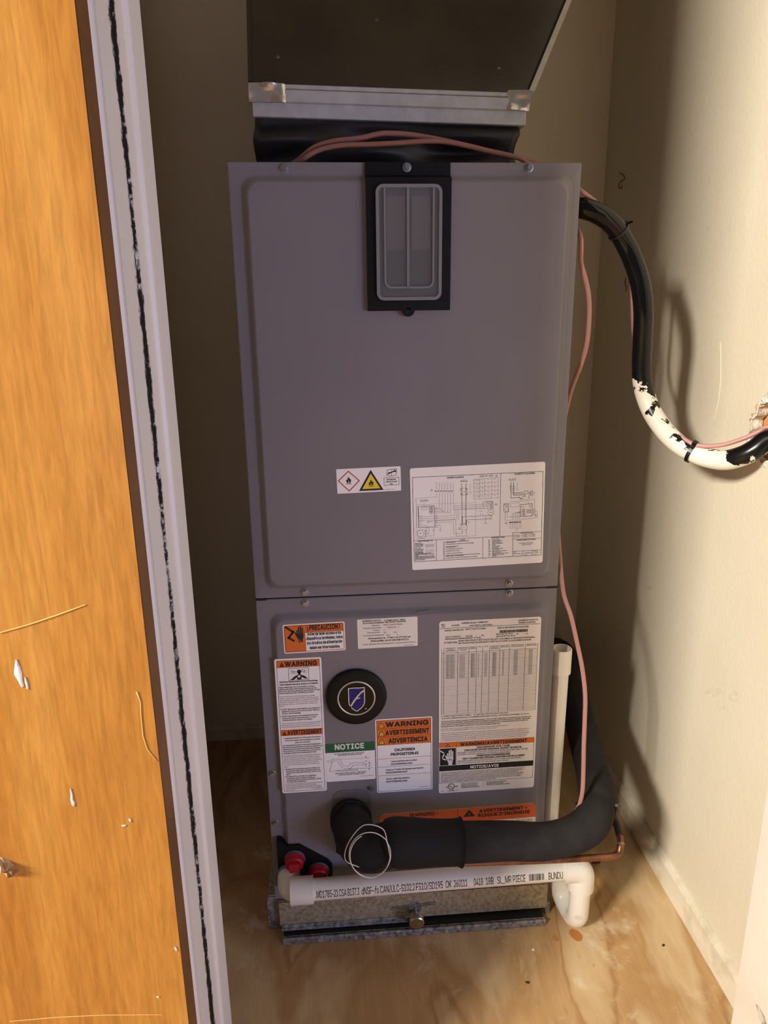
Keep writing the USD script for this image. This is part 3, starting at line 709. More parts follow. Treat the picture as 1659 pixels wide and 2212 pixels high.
for k in range(8): tsign(822, 617 + k * 15.6, 2.6, 2.3)
for k in range(6):                                                   # speed tap table
    t = k / 5; L([(1030, 176 + t * 139), (1198, 166 + t * 139)], .3, 'print_grey')
for q in (0, .25, .45, .73, 1): L([(1030 + q * 168, 176 - q * 10), (1030 + q * 166, 315 - q * 9)], .3, 'print_grey')
for k, s_ in enumerate(('TONS', '2 TON', '3 TON', '4 TON', '5 TON')):
    S.tx(s_, 1037, 187 + k * 28.5, 1068, 1.3, color='print_grey')
    for q in (.32, .55, .82):
        S.tx(('24', '31', '48', '57', '63')[k], 1030 + q * 168, 186 + k * 28.5 - q * 10, 1042 + q * 168, 1.1, color='print_grey')
# wires of the wiring diagram
G = 'print_grey'
for k in range(7):
    x = 772 + k * 19.2
    L([(x, 208), (x + 1, 262)], .28, G); S.tx('RGYWBCO'[k], x - 3, 206, x + 3, 1.0, color=G)
    c = S.m(x - 10, 259); S.poly([c + (1.1, -.9), c + (1.1, .9), c + (-1.1, 0)], INK, 3, raw=True)
    L([(x + 1, 262), (x + 1, (300, 376, 380, 392, 402, 408, 386)[k])], .28, G)
L([(773, 300), (632, 308), (636, 512), (662, 510)], .28, G)
for k in range(5): L([(791 + k * 19.2, (376, 382, 394, 403, 408)[k]), (760, 378 + k * 8)], .25, G)
L([(887, 386), (1128, 378)], .25, G)
L([(645, 366), (757, 360), (761, 505), (650, 512), (645, 366)], .5); L([(648, 370), (652, 508)], .3, G)
L([(668, 372), (706, 370), (707, 386), (669, 388), (668, 372)], .3, G)
for k in range(6): L([(722, 370 + k * 8), (748, 369 + k * 8)], .7, G); L([(735, 366 + k * 9), (735, 372 + k * 9)], .3, G)
for (y0, x1, y1) in ((430, 898, 360), (444, 912, 372), (457, 925, 384)): L([(660, y0 + 8), (x1, y0 - 4), (x1, y1), (1092 + (y1 - 360) * .4, y1 - 10), (1092, y1 - 28), (1138, y1 - 32)], .28, G)
L([(766, 462), (904, 456), (906, 570), (978, 566), (976, 522)], .3, G); L([(766, 476), (886, 470), (890, 554), (950, 552), (948, 524)], .3, G)
L([(766, 496), (797, 494), (798, 530)], .3, G); L([(788, 532), (806, 531)], .3, G)
L([(640, 352), (1042, 338), (1040, 568), (628, 590), (640, 352)], .2, G)
L([(948, 206), (946, 496)], .5); L([(976, 205), (973, 494)], .5); L([(1005, 205), (1005, 270)], .25, G); L([(997, 272), (1013, 271)], .25, G)
L([(939, 240), (984, 238), (985, 284), (941, 286), (939, 240)], .3, G)
for q in ((944, 245), (978, 244), (946, 280), (979, 279)): L([(q[0] - 4, q[1] - 4), (q[0] + 4, q[1] - 4), (q[0] + 4, q[1] + 4), (q[0] - 4, q[1] + 4), (q[0] - 4, q[1] - 4)], .35, G)
S.tx('TB', 956, 266, 968, 1.2)
L([(950, 436), (1072, 432), (1074, 418)], .4); L([(1086, 418), (1088, 430), (1136, 427)], .4); L([(950, 436), (950, 490)], .5); L([(976, 458), (1136, 450)], .4); L([(978, 458), (977, 490)], .6); L([(1110, 438), (1108, 480)], .35); L([(1099, 482), (1118, 481)], .35)
S.tx('AUX', 1066, 400, 1090, 1.0, color=G)
def circ(zx, zy, r, w=.35, col=G):
    c = S.m(zx, zy); a = np.linspace(0, 2 * np.pi, 25); L(list(np.c_[c[0] + r * np.cos(a), c[1] + r * np.sin(a)]), w, col, raw=True)
circ(1146, 405, 4.4); S.tx('IBM', 1139, 408, 1153, 1.1)
for k in range(7): L([(1140, 326 + k * 8), (1152, 325 + k * 8), (1152, 333 + k * 8), (1140, 334 + k * 8), (1140, 326 + k * 8)], .3, G); L([(1155, 330 + k * 8), (1163, 330 + k * 8)], .6, G)
L([(1140, 428), (1152, 427), (1152, 452), (1140, 453), (1140, 428)], .3, G)
for k in range(4): L([(1110 + k % 2 * 10, 332 + k * 16), (1130, 331 + k * 16)], .6, G)
L([(940, 498), (948, 492), (974, 491), (982, 497), (982, 518), (975, 524), (950, 525), (942, 520), (940, 498)], .35, G); S.tx('XF', 955, 512, 966, 1.2)
L([(638, 528), (692, 525), (694, 574), (640, 577), (638, 528)], .3, G); circ(662, 551, 4.6); S.tx('BM', 655, 554, 668, 1.1); S.tx('CONTROL BOX', 642, 588, 692, 1.0, color=G)
for k in range(6): L([(694, 530 + k * 8), (700, 530 + k * 8)], .6, G)
L([(664, 500), (706, 497), (708, 530)], .28, G); L([(664, 470), (665, 500)], .28, G); L([(720, 500), (721, 545), (700, 556)], .28, G); L([(752, 508), (753, 566), (700, 570)], .28, G)
S.tx('FOR OPTIONAL', 660, 325, 718, 1.2); S.tx('ELECTRIC HEAT', 659, 333, 719, 1.2); L([(687, 343), (687, 370)], .25, G)
for (x, y, s_) in ((766, 380, 'GRN'), (768, 428, 'YL'), (768, 441, 'BR'), (768, 455, 'RD'), (766, 468, 'BL'), (766, 481, 'OR'), (766, 500, 'BK'), (766, 512, 'GRY'), (744, 534, 'YLW'), (700, 536, 'OR'), (708, 558, 'BK'), (928, 490, 'BLK'), (956, 484, 'RED'), (984, 478, 'YEL'), (944, 543, 'BL'), (970, 541, 'R'), (800, 387, 'OR'), (812, 398, 'PR')):
    S.tx(s_, x, y, x + 4.6 * len(s_), 1.05)
for y in (434, 448, 464): S.tx('o-o', 652, y, 674, 1.0)
S.tx('CONT. COM', 704, 472, 746, 1.0); S.tx('RLY', 712, 479, 726, 1.0)
# schematic at the right
L([(1286, 196), (1285, 306), (1345, 302), (1346, 310)], .5); L([(1304, 195), (1302, 288), (1384, 284), (1384, 296), (1366, 297)], .5); L([(1286, 272), (1370, 268), (1382, 258), (1396, 258), (1406, 266), (1424, 266)], .45); L([(1304, 279), (1424, 274)], .45); L([(1330, 196), (1330, 248)], .3, G); L([(1323, 249), (1338, 248)], .3, G)
L([(1281, 224), (1308, 222), (1308, 254), (1281, 256), (1281, 224)], .4, G); S.tx('TB', 1290, 243, 1300, 1.1)
L([(1423, 258), (1436, 257), (1436, 288), (1423, 289), (1423, 258)], .4); S.tx('IBM', 1440, 274, 1452, 1.0, color=G); L([(1408, 306), (1410, 284), (1424, 282)], .4); L([(1400, 307), (1418, 306)], .3, G)
L([(1345, 318), (1448, 316), (1447, 370)], .28, G); L([(1350, 310), (1364, 309)], .8)
L([(1280, 330), (1404, 326), (1406, 348)], .28, G); L([(1280, 342), (1342, 338), (1342, 366), (1282, 370), (1280, 342)], .28, G)
L([(1236, 346), (1268, 344), (1268, 402), (1236, 404), (1236, 346)], .4); S.tx('BLK', 1240, 355, 1264, 1.1); S.tx('IBR', 1246, 367, 1260, 1.2, bold=True); L([(1244, 378), (1262, 377), (1262, 398), (1244, 399), (1244, 378)], .3, G)
L([(1350, 352), (1432, 346), (1430, 430), (1350, 436), (1350, 352)], .5)
for k in range(6): L([(1362, 386 + k * 8), (1380, 385 + k * 8)], .8, G)
for k in range(3): L([(1392, 390 + k * 9), (1424, 388 + k * 9)], .55)
for k in range(5): L([(1440, 380 + k * 9), (1450, 379 + k * 9), (1450, 388 + k * 9), (1440, 389 + k * 9), (1440, 380 + k * 9)], .3, G)
S.tx('LED', 1408, 360, 1424, 1.0); S.tx('COM', 1408, 372, 1424, 1.0); S.tx('COM', 1356, 370, 1376, 1.0)
for k in range(7):
    x = 1280 + k * 12
    c = S.m(x - 8, 476 - k * .5); S.poly([c + (1.2, -1), c + (1.2, 1), c + (-1.2, 0)], INK, 3, raw=True)
    L([(x, 478), (x, 512)], .28, G); L([(x, 474), (x, 458 - (k % 6) * 1), (x, 404 + (5 - k) * 3 if 0 < k < 6 else 460)], .28, G)
    if 0 < k < 6: L([(x, 402 + (5 - k) * 3), (1352, 398 + k * 2)], .25, G)
    S.tx('RYGWBCO'[k], x - 3, 518, x + 3, 1.0, color=G)
L([(1280, 460), (1246, 462), (1244, 404)], .28, G); L([(1352, 456), (1466, 442), (1466, 398), (1450, 396)], .28, G); L([(1258, 404), (1259, 438), (1350, 434)], .28, G); L([(1316, 515), (1316, 528), (1330, 528), (1330, 515)], .25, G)
# text blocks
S.tx('WIRING INFORMATION', 642, 609, 744, 1.7, bold=True)
for k, s_ in enumerate(('LINE VOLTAGE', '-FACTORY STANDARD', '-FACTORY OPTION', '-FIELD INSTALLED', 'LOW VOLTAGE', '-FACTORY STANDARD', '-FACTORY OPTION', '-FIELD INSTALLED', 'REPLACEMENT WIRE', '-MUST BE THE SAME SIZE AND TYPE', 'OF INSULATION AS ORIGINAL (105C MIN.)', 'WARNING', '-CABINET MUST BE PERMANENTLY GROUNDED', 'AND CONFORM TO I.E.C., N.E.C., C.E.C.,', 'NATIONAL WIRING REGULATIONS, AND LOCAL', 'CODES AS APPLICABLE')):
    y = (623, 630, 638, 646, 658, 666, 674, 682, 689, 695, 701, 708, 715, 722, 729, 737)[k]
    w = 622 + min(3.6 * len(s_), 142); S.tx(s_, 622, y, w, 1.25, bold=True)
    if k in (1, 2, 3, 5, 6, 7): L([(694, y - 2), (754, y - 5)], .4 if k in (1, 2, 3) else .25)
S.tx('NOTES', 934, 600, 966, 1.7, bold=True)
for y, x1, s_ in ((610, 992, 'CONNECT CONTROL WIRING TO TERMINALS MARKED ON BOARD'), (615, 900, 'BEFORE STARTING MOTOR'), (627, 1024, 'FACTORY WIRED FOR 240 VOLTS. FOR 208 VOLTS SWITCH TAP ON TRANSFORMER'), (643, 924, 'IF OPTIONAL HEATER KIT'), (648, 898, 'NOT INSTALLED'), (660, 952, 'USE COPPER CONDUCTORS ONLY MIN. 75C'), (674, 930, 'GROUND PER LOCAL CODES'), (690, 947, 'SEE SPEED TAP TABLE FOR SETTINGS'), (704, 1068, 'DO NOT DISCONNECT POWER WHILE THE UNIT IS RUNNING OR UNDER LOAD CONDITIONS'), (709, 960, 'REFER TO INSTALLATION MANUAL'), (722, 1050, 'SUITABLE FOR USE ON A CIRCUIT WITH NOT MORE THAN 150 VOLTS TO GROUND')):
    S.tx(s_, 836 if y not in (615, 648, 709) else 836, y + 2, x1, 1.15, bold=True)
S.tx('COMPONENT CODES', 1146, 586, 1240, 1.7, bold=True)
for k, (a, s_) in enumerate((('BC', 'BLOWER CONTROL'), ('BR', 'BLOWER CONTROL PLUG'), ('CB', 'CIRCUIT BREAKER'), ('CT', 'CONTROL TRANSFORMER'), ('GND', 'GROUND'), ('HE', 'HEATER ELEMENT'), ('HR', 'HEATER RELAY'), ('IBM', 'INDOOR BLOWER MOTOR'), ('L', 'LIMIT CONTROL'), ('MRLC', 'MANUAL RESET LIMIT CONTROL'), ('P', 'MOTOR POWER PLUG'), ('RDS', 'REFRIGERANT DETECTION SYSTEM'), ('TB', 'TERMINAL BLOCK OUTPUT'), ('W', 'WIRE NUT'))):
    y = 600 + k * 8.7; S.tx(a, 1128, y, 1128 + 4.2 * len(a), 1.2, bold=True); S.tx(s_, 1152, y - 1, 1152 + 3.9 * len(s_), 1.2, bold=True)
S.tx('WIRE COLOR CODE', 1350, 553, 1432, 1.7, bold=True)
for k, s_ in enumerate(('BK . BLACK', 'BR . BROWN', 'BL . BLUE')):
    S.tx(s_, 1304, 565 + k * 8, 1342, 1.2); S.tx(('G .. GREEN', 'GY . GRAY', 'O .. ORANGE')[k], 1354, 562 + k * 8, 1396, 1.2); S.tx(('PR . PURPLE', 'R .. RED', 'W .. WHITE')[k], 1406, 559 + k * 8, 1450, 1.2)
S.tx('WIRING/SCHEMATIC DIAGRAM', 1324, 602, 1452, 1.6, bold=True); S.tx('ELECTRICAL AIR HANDLER', 1340, 624, 1436, 1.5); S.tx('208/240 V 1 PH MOTOR', 1358, 634, 1422, 1.5)
for s_, x, y, x1 in (('DRAWN BY', 1298, 682, 1320), ('DATE', 1364, 680, 1376), ('DRAWING NO.', 1428, 676, 1470), ('7-18-2024', 1440, 682, 1468), ('APPROVED', 1298, 692, 1322), ('MLB', 1330, 694, 1344), ('10-30-2023', 1380, 690, 1412), ('90-106609-01', 1350, 702, 1396), ('REV 00', 1432, 698, 1462)):
    S.tx(s_, x, y, x1, 1.1)
S.build(ah, 'wiring_label', label='large white label with wiring diagram and schematic', names=NM)
# --- PRECAUCION label
S = Sheet((-.1853, .5611), 90.0, 46.0, .9, YL, [(610, 1350), (744, 1342), (747, 1404), (613, 1412)], 2.5)
S.look(600, 1325, 5.352)
S.poly(rrect(1.6, 1.6, 88.4, 44.4, 2), OR, 1, raw=True); S.poly(rrect(2.6, 2.6, 87.4, 43.4, 1.6), 'label_white', 2, raw=True)
m0 = S.m(312, 128)[0]
S.rect(2.6, 2.6, m0 - .5, 43.4, OR, 3); S.rect(m0 + .4, 2.6, 87.4, 14.2, OR, 3)
S.frame(m0 + .4, 2.6, 87.4, 14.2, .35, INK, 4); S.frame(2.6, 2.6, m0 - .4, 43.4, .3, INK, 4)
S.tx('¡ PRECAUCION !', 340, 193, 722, 7.4, bold=2, layer=5)
for s_, x0, y, x1 in (('Antes de tener acceso a los', 340, 252, 734), ('dispositivos terminales, todos', 328, 304, 752), ('los circuitos de alimentación', 334, 356, 748), ('deben ser interrumpidos.', 366, 410, 722)):
    S.tx(s_, x0, y, x1, 4.3, bold=2, layer=4)
S.tx('92-104264-01-00', 668, 416, 738, 1.1, color='print_grey')
hs = affinity.translate(hand_shape(14.5, 26), *(S.m(190, 147)))
S.poly(hs, INK + '#hand_symbol', 5, raw=True)
S.line([(96, 162), (176, 212), (124, 280), (180, 312)], 3.2, INK + '#wire_symbol', 5)
S.line([(205, 316), (240, 296), (232, 318), (262, 302), (256, 326), (302, 322)], .6, OR, 6)
S.build(ah, 'caution_label', label='orange and white label reading PRECAUCION with a hand', names={**NM, 'label_white': 'white_field'})
# --- maker label
S = Sheet((-.0771, .5644), 88.8, 47.0, .6, YL, [(771, 1339), (901, 1332), (902, 1395), (773, 1403)], 1.6)
S.look(600, 1325, 5.352)
for s_, x0, y, x1, h in (('RHEEM SALES', 980, 102, 1194, 2.5), ('COMPANY, INC.', 1232, 94, 1478, 2.5), ('Acondicionador de Aire Central', 982, 126, 1478, 2.3), ('Modelo:', 1090, 149, 1182, 2.0), ('FRH2TY3617STANNJ', 1222, 143, 1442, 2.0), ('Tensión Nominal:', 986, 184, 1200, 2.0), ('~ 208/240   V', 1250, 172, 1406, 2.0), ('Fases:', 1102, 204, 1182, 2.0), ('1', 1226, 201, 1236, 2.0), ('Frecuencia:', 1036, 234, 1182, 2.0), ('60', 1224, 230, 1252, 2.0), ('Hz', 1346, 226, 1374, 2.0), ('Corriente Nominal:', 986, 270, 1232, 2.0), ('3.9', 1258, 259, 1298, 2.0), ('A', 1378, 254, 1390, 2.0), ('Requiere Tierra Física', 1050, 303, 1532, 2.3), ('ENSAMBLADO EN MÉXICO', 1076, 334, 1514, 2.5), ('Leer Manual de Instalación y Operación Anexo', 988, 372, 1592, 2.0), ('92-102294-08-01', 1456, 376, 1570, 1.3)):
    S.tx(s_, x0, y, x1, h, bold=h > 2.2)
S.build(ah, 'maker_label', base='label_cream', label='small cream label of typed Spanish ratings', names=NM)
# --- carbon monoxide label
S = Sheet((-.2000, .5070), 69.0, 230.0, .2, YL, [(592, 1424), (694, 1419), (707, 1707), (612, 1714)], 3.0)
S.frame(3.0, 3.0, 66.0, 227.0, .5, INK, 1)
S.rect(3.2, 3.2, 65.8, 14.5, OR, 2); S.rect(3.2, 118.5, 65.8, 129.0, OR + '#orange_band2', 2)
tri_sign(S, 10.8, 12.8, 7.2, 7.4, None, mark=OR, layer=3); S.text('WARNING', 15.2, 12.6, 7.4, 47, bold=2)
tri_sign(S, 8.6, 127.6, 6.6, 6.8, None, mark=OR, layer=3); S.text('AVERTISSEMENT', 13.2, 127.2, 7.2, 51.5, bold=2)
S.frame(20.0, 16.2, 49.5, 35.5, .5, INK, 2)
S.poly(Point(35.6, 21.8).buffer(3.2), INK, 3, raw=True); S.poly(Polygon([(33.6, 22), (37.8, 22), (37.4, 27), (43, 29.0), (48.0, 33.6), (43.4, 33.8), (38.6, 30.6), (38.6, 34.9), (32.4, 34.9), (32.2, 30.8), (26.8, 35.0), (22.2, 35.0), (28.6, 29.4), (34.2, 26.6)]).difference(Point(35.2, 29.8).buffer(2.1)), INK, 3, raw=True)
for cx, cy in ((26.0, 21.8), (29.4, 22.6), (41.6, 20.6), (44.8, 22.2)):
    for k in range(3):
        a = np.linspace(.4 + k, 4.6 + k, 12); S.line(list(np.c_[cx + (2.4 - k * .6) * np.cos(a), cy + (2.6 - k * .6) * np.sin(a)]), .25, G, raw=True)
CO = [(38.8, 6, 62, 1, 'Carbon Monoxide (CO) Poisoning'), (43.2, 6, 63, 1, 'Can Cause Severe Injury or Death.'), (47.8, 3.8, 57, 1, 'Carbon Monoxide from the exhaust of motor'), (51.0, 3.8, 60, 1, 'vehicles and other fuel burning devices can be'), (54.2, 3.8, 64.5, 1, 'drawn into the living space by the operation of the'), (57.4, 3.8, 56, 1, 'central heating and air conditioning system.'),
      (63.2, 4.2, 57, 0, 'Exhaust from motor vehicles, generators, garden'), (66.4, 4.2, 62, 0, 'tractors, mowers, portable heaters, charcoal and gas'), (69.6, 4.2, 62.5, 0, 'grills, gasoline powered tools, and outdoor camping'), (72.8, 4.2, 61, 0, 'equipment contains carbon monoxide, a poisonous'), (76.0, 4.2, 60, 0, 'gas that can kill you. You cannot see it, smell it, or'), (79.2, 4.2, 11.5, 0, 'taste it.'),
      (84.6, 4.4, 64.5, 1, '• Do NOT operate an automobile or any engine in a'), (88.0, 7.0, 63, 1, 'garage for more than the few seconds it takes to'), (91.4, 7.0, 35, 1, 'enter or exit the garage.'), (96.2, 4.4, 60, 1, '• Do NOT operate any fuel-burning device in an'), (99.6, 7.0, 57, 1, 'enclosed or partly enclosed space, or near'), (103.0, 7.0, 52, 1, 'building windows, doors or air intakes.'),
      (108.4, 4.8, 64.5, 0, 'The U.S. Consumer Product Safety Commission (CPSC)'), (111.6, 4.8, 63.5, 0, 'and Health Canada recommend the installation of UL or'), (114.8, 4.8, 64, 0, 'CSA certified Carbon Monoxide Alarm(s) in every home.'),
      (134.0, 7, 63, 1, "L'empoisonnement au monoxyde de carbone"), (138.0, 9, 62, 1, '(CO) peut causer des dommages corporels'), (142.0, 24, 47, 1, 'graves ou mortels.'), (146.4, 5, 63, 1, "Du monoxyde de carbone venant de l'échappement"), (149.8, 5, 64.6, 1, "des véhicules automoteurs et d'autres appareils qui"), (153.2, 5, 62, 1, "carburent au mazout peut être attiré dans l'espace"), (156.6, 5, 62, 1, 'de vie dû par le fonctionnement par le système de'), (160.0, 5, 56, 1, "chauffage central et de conditionnement d'air."),
      (164.6, 5.2, 63, 0, "L'échappement des moteurs automobiles, générateurs,"), (167.8, 5.2, 60, 0, 'tracteurs de jardin, tondeuses, chauffages portables,'), (171.0, 5.2, 62, 0, 'grils au charbon de bois ou gaz, outils fonctionnant à'), (174.2, 5.2, 63, 0, "l'essence et les équipements de camping, contiennent"), (177.4, 5.2, 58, 0, 'du monoxyde de carbone, un gaz toxique qui peut'), (180.6, 5.2, 60, 0, 'vous tuer. Vous ne pouvez pas le voir, le sentir ou le'), (183.8, 5.2, 11.5, 0, 'goûter.'),
      (188.4, 5.2, 60, 1, '• NE faites PAS fonctionner une automobile ou un'), (191.6, 7.8, 60, 1, 'quelconque moteur dans un garage pendant les'), (194.8, 7.8, 61, 1, "quelques secondes qu'il faut pour y entrer ou de"), (198.0, 7.8, 14, 1, 'partir.'), (201.6, 5.2, 53, 1, '• NE faites PAS fonctionner tout appareil à'), (204.8, 7.8, 51.5, 1, 'combustion dans un espace confiné ou'), (208.0, 7.8, 61, 1, 'partiellement fermé, ou près de fenêtres, portes'), (211.2, 7.8, 38, 1, "ou prises d'air de bâtiment."),
      (214.6, 5.6, 63, 0, 'La commission américaine pour la sécurité des produits'), (217.4, 5.6, 52, 0, 'de consommation (CPSC) et la Santé Canada'), (220.2, 5.6, 60, 0, "recommandent l'installation dans chaque domicile de"), (223.0, 5.6, 61, 0, "détecteurs d'alarme au monoxyde de carbone certifié(s)"), (225.8, 5.6, 20, 0, 'par UL ou CSA.'), (225.6, 49, 63, 0, '92-102359-07-01')]
for v, u0, u1, b, s_ in CO: S.text(s_, u0, v, 2.15 if b else 2.0, u1 - u0, bold=(2 if v < 45 else 1) if b else 0, color=INK if b else G)
S.build(ah, 'carbon_monoxide_label', label='tall white warning label with two orange bands', names=NM)
# --- notice label
S = Sheet((-.1306, .3605), 76.2, 67.8, .5, YL, [(702, 1607), (809, 1600), (811, 1682), (705, 1690)], 2.0)
S.look(700, 1540, 6.9125)
S.poly(rrect(0, 0, 76.2, 40, 2).intersection(sbox(-1, -1, 80, 16.2)), 'print_green', 1, raw=True)
S.tx('NOTICE', 160, 548, 600, 8.6, bold=2, color='print_white')
S.tx('DO NOT OPERATE UNIT WITHOUT', 155, 626, 605, 2.2, color=G, bold=True); S.tx('CONDENSATE DRAIN TRAP', 204, 644, 566, 2.2, color=G, bold=True)
S.line([(130, 690), (205, 684), (240, 690), (256, 720), (270, 760), (300, 790), (340, 800), (370, 786), (400, 756), (430, 742), (590, 736)], .35); S.line([(132, 718), (205, 714), (222, 730), (240, 780), (280, 820), (340, 834), (396, 826), (440, 776), (590, 770)], .35); S.line([(590, 734), (592, 772)], .35); S.line([(130, 688), (132, 720)], .35)
S.line([(240, 690), (680, 668)], .25); S.line([(600, 756), (712, 750)], .25); S.line([(340, 834), (720, 816)], .35); S.line([(98, 700), (100, 736), (50, 746)], .25); S.line([(100, 704), (128, 702)], .25)
S.line([(118, 738), (80, 876), (510, 852)], .4)
c = S.m(119, 734); S.poly([c + (0, -1.2), c + (.7, 1), c + (-.7, 1)], INK, 3, raw=True)
for x, y, up_ in ((624, 655, 1), (676, 738, 1), (624, 775, -1), (672, 830, -1)):
    c = S.m(x, y); k = .0 + up_; S.poly([c + (0, 1.6 * k), c + (-.8, -.2 * k), c + (.8, -.2 * k)], INK, 3, raw=True); S.line([c + (0, 0), c + (0, -3.0 * k)], .35, INK, 3, raw=True)
S.tx('3"', 614, 730, 642, 2.2); S.tx('3"', 662, 796, 690, 2.2); S.tx('UNIT', 36, 726, 80, 1.3, color=G); S.tx('DRAIN CONNECTION MUST BE', 180, 866, 505, 1.3, color=G)
S.tx('UNIT MUST BE SLIGHTLY INCLINED', 166, 916, 628, 2.2, color=G, bold=True); S.tx('TOWARD DRAIN CONNECTION', 202, 938, 602, 2.2, color=G, bold=True); S.tx('92-24333-09-02', 544, 948, 736, 1.5, color=G)
S.build(ah, 'notice_label', label='white label with green band reading NOTICE and a drain trap sketch', names=NM)
# --- proposition label
S = Sheet((-.0532, .3978), 88.0, 130.5, .5, YL, [(810, 1555), (932, 1547), (935, 1705), (813, 1713)], 2.6)
S.frame(2.2, 2.2, 85.8, 128.2, .45, INK, 4)
for k, (s_, u0, u1) in enumerate((('WARNING', 16, 82), ('AVERTISSEMENT', 15.5, 83), ('ADVERTENCIA', 20, 80.5))):
    v0 = 2.4 + k * 14.3
    S.rect(2.4, v0, 85.6, v0 + 14.3, OR + '#orange_band%d' % (k + 1), 1); S.line([(2.2, v0 + 14.3), (85.8, v0 + 14.3)], .4, raw=True)
    tri_sign(S, 9.3, v0 + 12.4, 10.5, 9.6, 'print_yellow#warning_triangle%d' % k, layer=2); S.text(s_, u0, v0 + 11.0, 7.6, u1 - u0, bold=2, layer=5)
S.text('CALIFORNIA', 29, 57.0, 4.4, 32, bold=2); S.text('PROPOSITION 65', 23, 64.6, 4.4, 43, bold=2)
for v in (69.5, 84.0, 99.6): S.line([(2.2, v), (85.8, v)], .4, raw=True)
for v, u0, u1, s_ in ((76.2, 23, 65, 'Cancer and Reproductive Harm-'), (80.6, 23, 57, 'www.P65Warnings.ca.gov'), (91.0, 14.6, 75, "Cancer et Troubles de l'appareil reproducteur-"), (95.4, 14.6, 48.6, 'www.P65Warnings.ca.gov'), (107.2, 14.6, 53, 'Cáncer y Daño Reproductivo-'), (111.8, 14.6, 48.6, 'www.P65Warnings.ca.gov')):
    S.text(s_, u0, v, 2.5, u1 - u0, bold=True)
    if s_.startswith('www'): S.rect(u0, v + .5, u1, v + .8, INK, 3)
S.text('92-103608-01-00', 66, 125.0, 1.4, 17.5, color=G)
S.build(ah, 'proposition_label', label='white label with three stacked orange bands and yellow triangles', names=NM)
# --- rating plate
S = Sheet((.0440, .5556), 153.4, 296.0, .35, YL, [(947, 1343), (1167, 1332), (1154, 1702), (948, 1712)], 4.0)
S.look(940, 1320, 6.9125)
for s_, x0, y, x1, h in (('MFD./', 80, 216, 142, 1.9), ('FAB.', 84, 244, 136, 1.9), ('04/2025', 232, 226, 346, 2.2), ('RHEEM SALES  COMPANY', 382, 192, 776, 2.4), ('FORT SMITH, ARKANSAS', 498, 228, 834, 2.2), ('ASSEMBLED IN MEXICO', 1220, 150, 1518, 2.1), ('ASSEMBLÉ AU MEXIQUE', 1220, 184, 1480, 2.1), ('MODEL/MODÈLE#', 130, 302, 408, 2.1), ('RH2TY3617STANNJ', 438, 282, 742, 2.2), ('SERIAL/EN SÉRIE# W122513688', 910, 262, 1376, 2.1), ('MOTOR HP./FLA', 896, 354, 1140, 2.1), ('1/2', 1196, 350, 1226, 2.0), ('/', 1300, 348, 1306, 2.0), ('4.1', 1340, 344, 1368, 2.0), ('MOTEUR PUI./FLA', 896, 386, 1178, 2.1), ('VOLTS  208/240', 138, 396, 366, 2.2), ('PHASE', 444, 384, 540, 2.2), ('1', 592, 376, 600, 2.1), ('60', 676, 370, 706, 2.1), ('REFRIGERANT/RÉFRIGÉRANT  R-454B', 138, 428, 664, 2.1), ('ATTENTION:', 120, 484, 316, 2.6), ("MARK HEATER KIT INSTALLED IN LEFT COLUMN/LA TROUSSE D'APPAREIL", 332, 454, 1476, 2.3), ('DE CHAUFFAGE DE MARQUE A INSTALLÉ DANS LA COLONNE GAUCHE', 332, 488, 1414, 2.3)):
    S.tx(s_, x0, y, x1, h, bold=True)
S.line([(58, 264), (1546, 186)], .6)
x = 945; rb = random.Random(5)
while x < 1362:
    w = rb.choice((3, 4, 6)); a, b = S.m(x, 286 - (x - 945) * .045), S.m(x + w, 326 - (x - 945) * .045); S.rect(a[0], a[1], b[0], b[1], INK, 2); x += w + rb.choice((3, 4))
ux = [S.m(q, 600)[0] for q in (88, 120, 326, 490, 603, 692, 798, 950, 1093, 1330, 1515)]
vt, v0, v1 = 43.0, 51.5, 155.5
for k, q in enumerate(ux): S.line([(q, vt if k else v0 - 6), (q, v1)], .42, raw=True)
rows = 44
for k in range(rows + 1): S.line([(ux[0], v0 + (v1 - v0) * k / rows), (ux[-1], v0 + (v1 - v0) * k / rows)], .34 if k not in (0, rows) else .45, G if k % 6 else INK, raw=True)
HD = [('HEATER KIT', 'MODEL', 'NUMBER'), ('HEATER KW', '208/240V', 'RATED'), ('CIRCUIT', 'NUMBER', ''), ('PHASE', '', ''), ('KW', '', ''), ('CIRCUIT', 'AMPACITY', 'MINIMUM'), ('MAX FUSE', 'BREAKER', ''), ('MINIMUM CIRCUIT AMPACITY', 'COURANT ADMISSIBLE', ''), ('MAXIMUM OVERCURRENT', 'PROTECTION', '')]
for k, hd in enumerate(HD):
    for q, s_ in enumerate(hd):
        if s_: S.text(s_, (ux[k + 1] + ux[k + 2]) / 2, 44.6 + q * 2.1, 1.15, (ux[k + 2] - ux[k + 1]) * (.8 if len(s_) > 5 else .5), align='c', bold=True)
sam = (('RXBH-1724A03J', 'RXBH-1724A05J', 'RXBH-1724A07J', 'RXBH-1724B10J'), ('3.0/4.0', '2.3/3.0', '3.6/4.8', '5.4/7.2'), ('1/2', 'SINGLE', 'MULTI'), ('1', '3'), ('12.5/14.4', '17.3/20.0'), ('19/21', '26/30', '38/43'), ('25', '30'), ('20/25', '35/40'), ('25/25', '45/50'))
for r in range(18):
    v = v0 + (v1 - v0) * (r + .82) / rows + .2
    for k in range(9):
        if r in (0,) and k < 6: continue
        s_ = sam[k][(r * 3 + k) % len(sam[k])]; cw = ux[k + 2] - ux[k + 1]
        S.text(s_, ux[k + 1] + cw * (.16 if k < 2 else .3), v, 1.35, min(cw * (.62 if k < 3 else .4), len(s_) * 1.15), color=INK if k in (2, 3, 5) else G, bold=True)
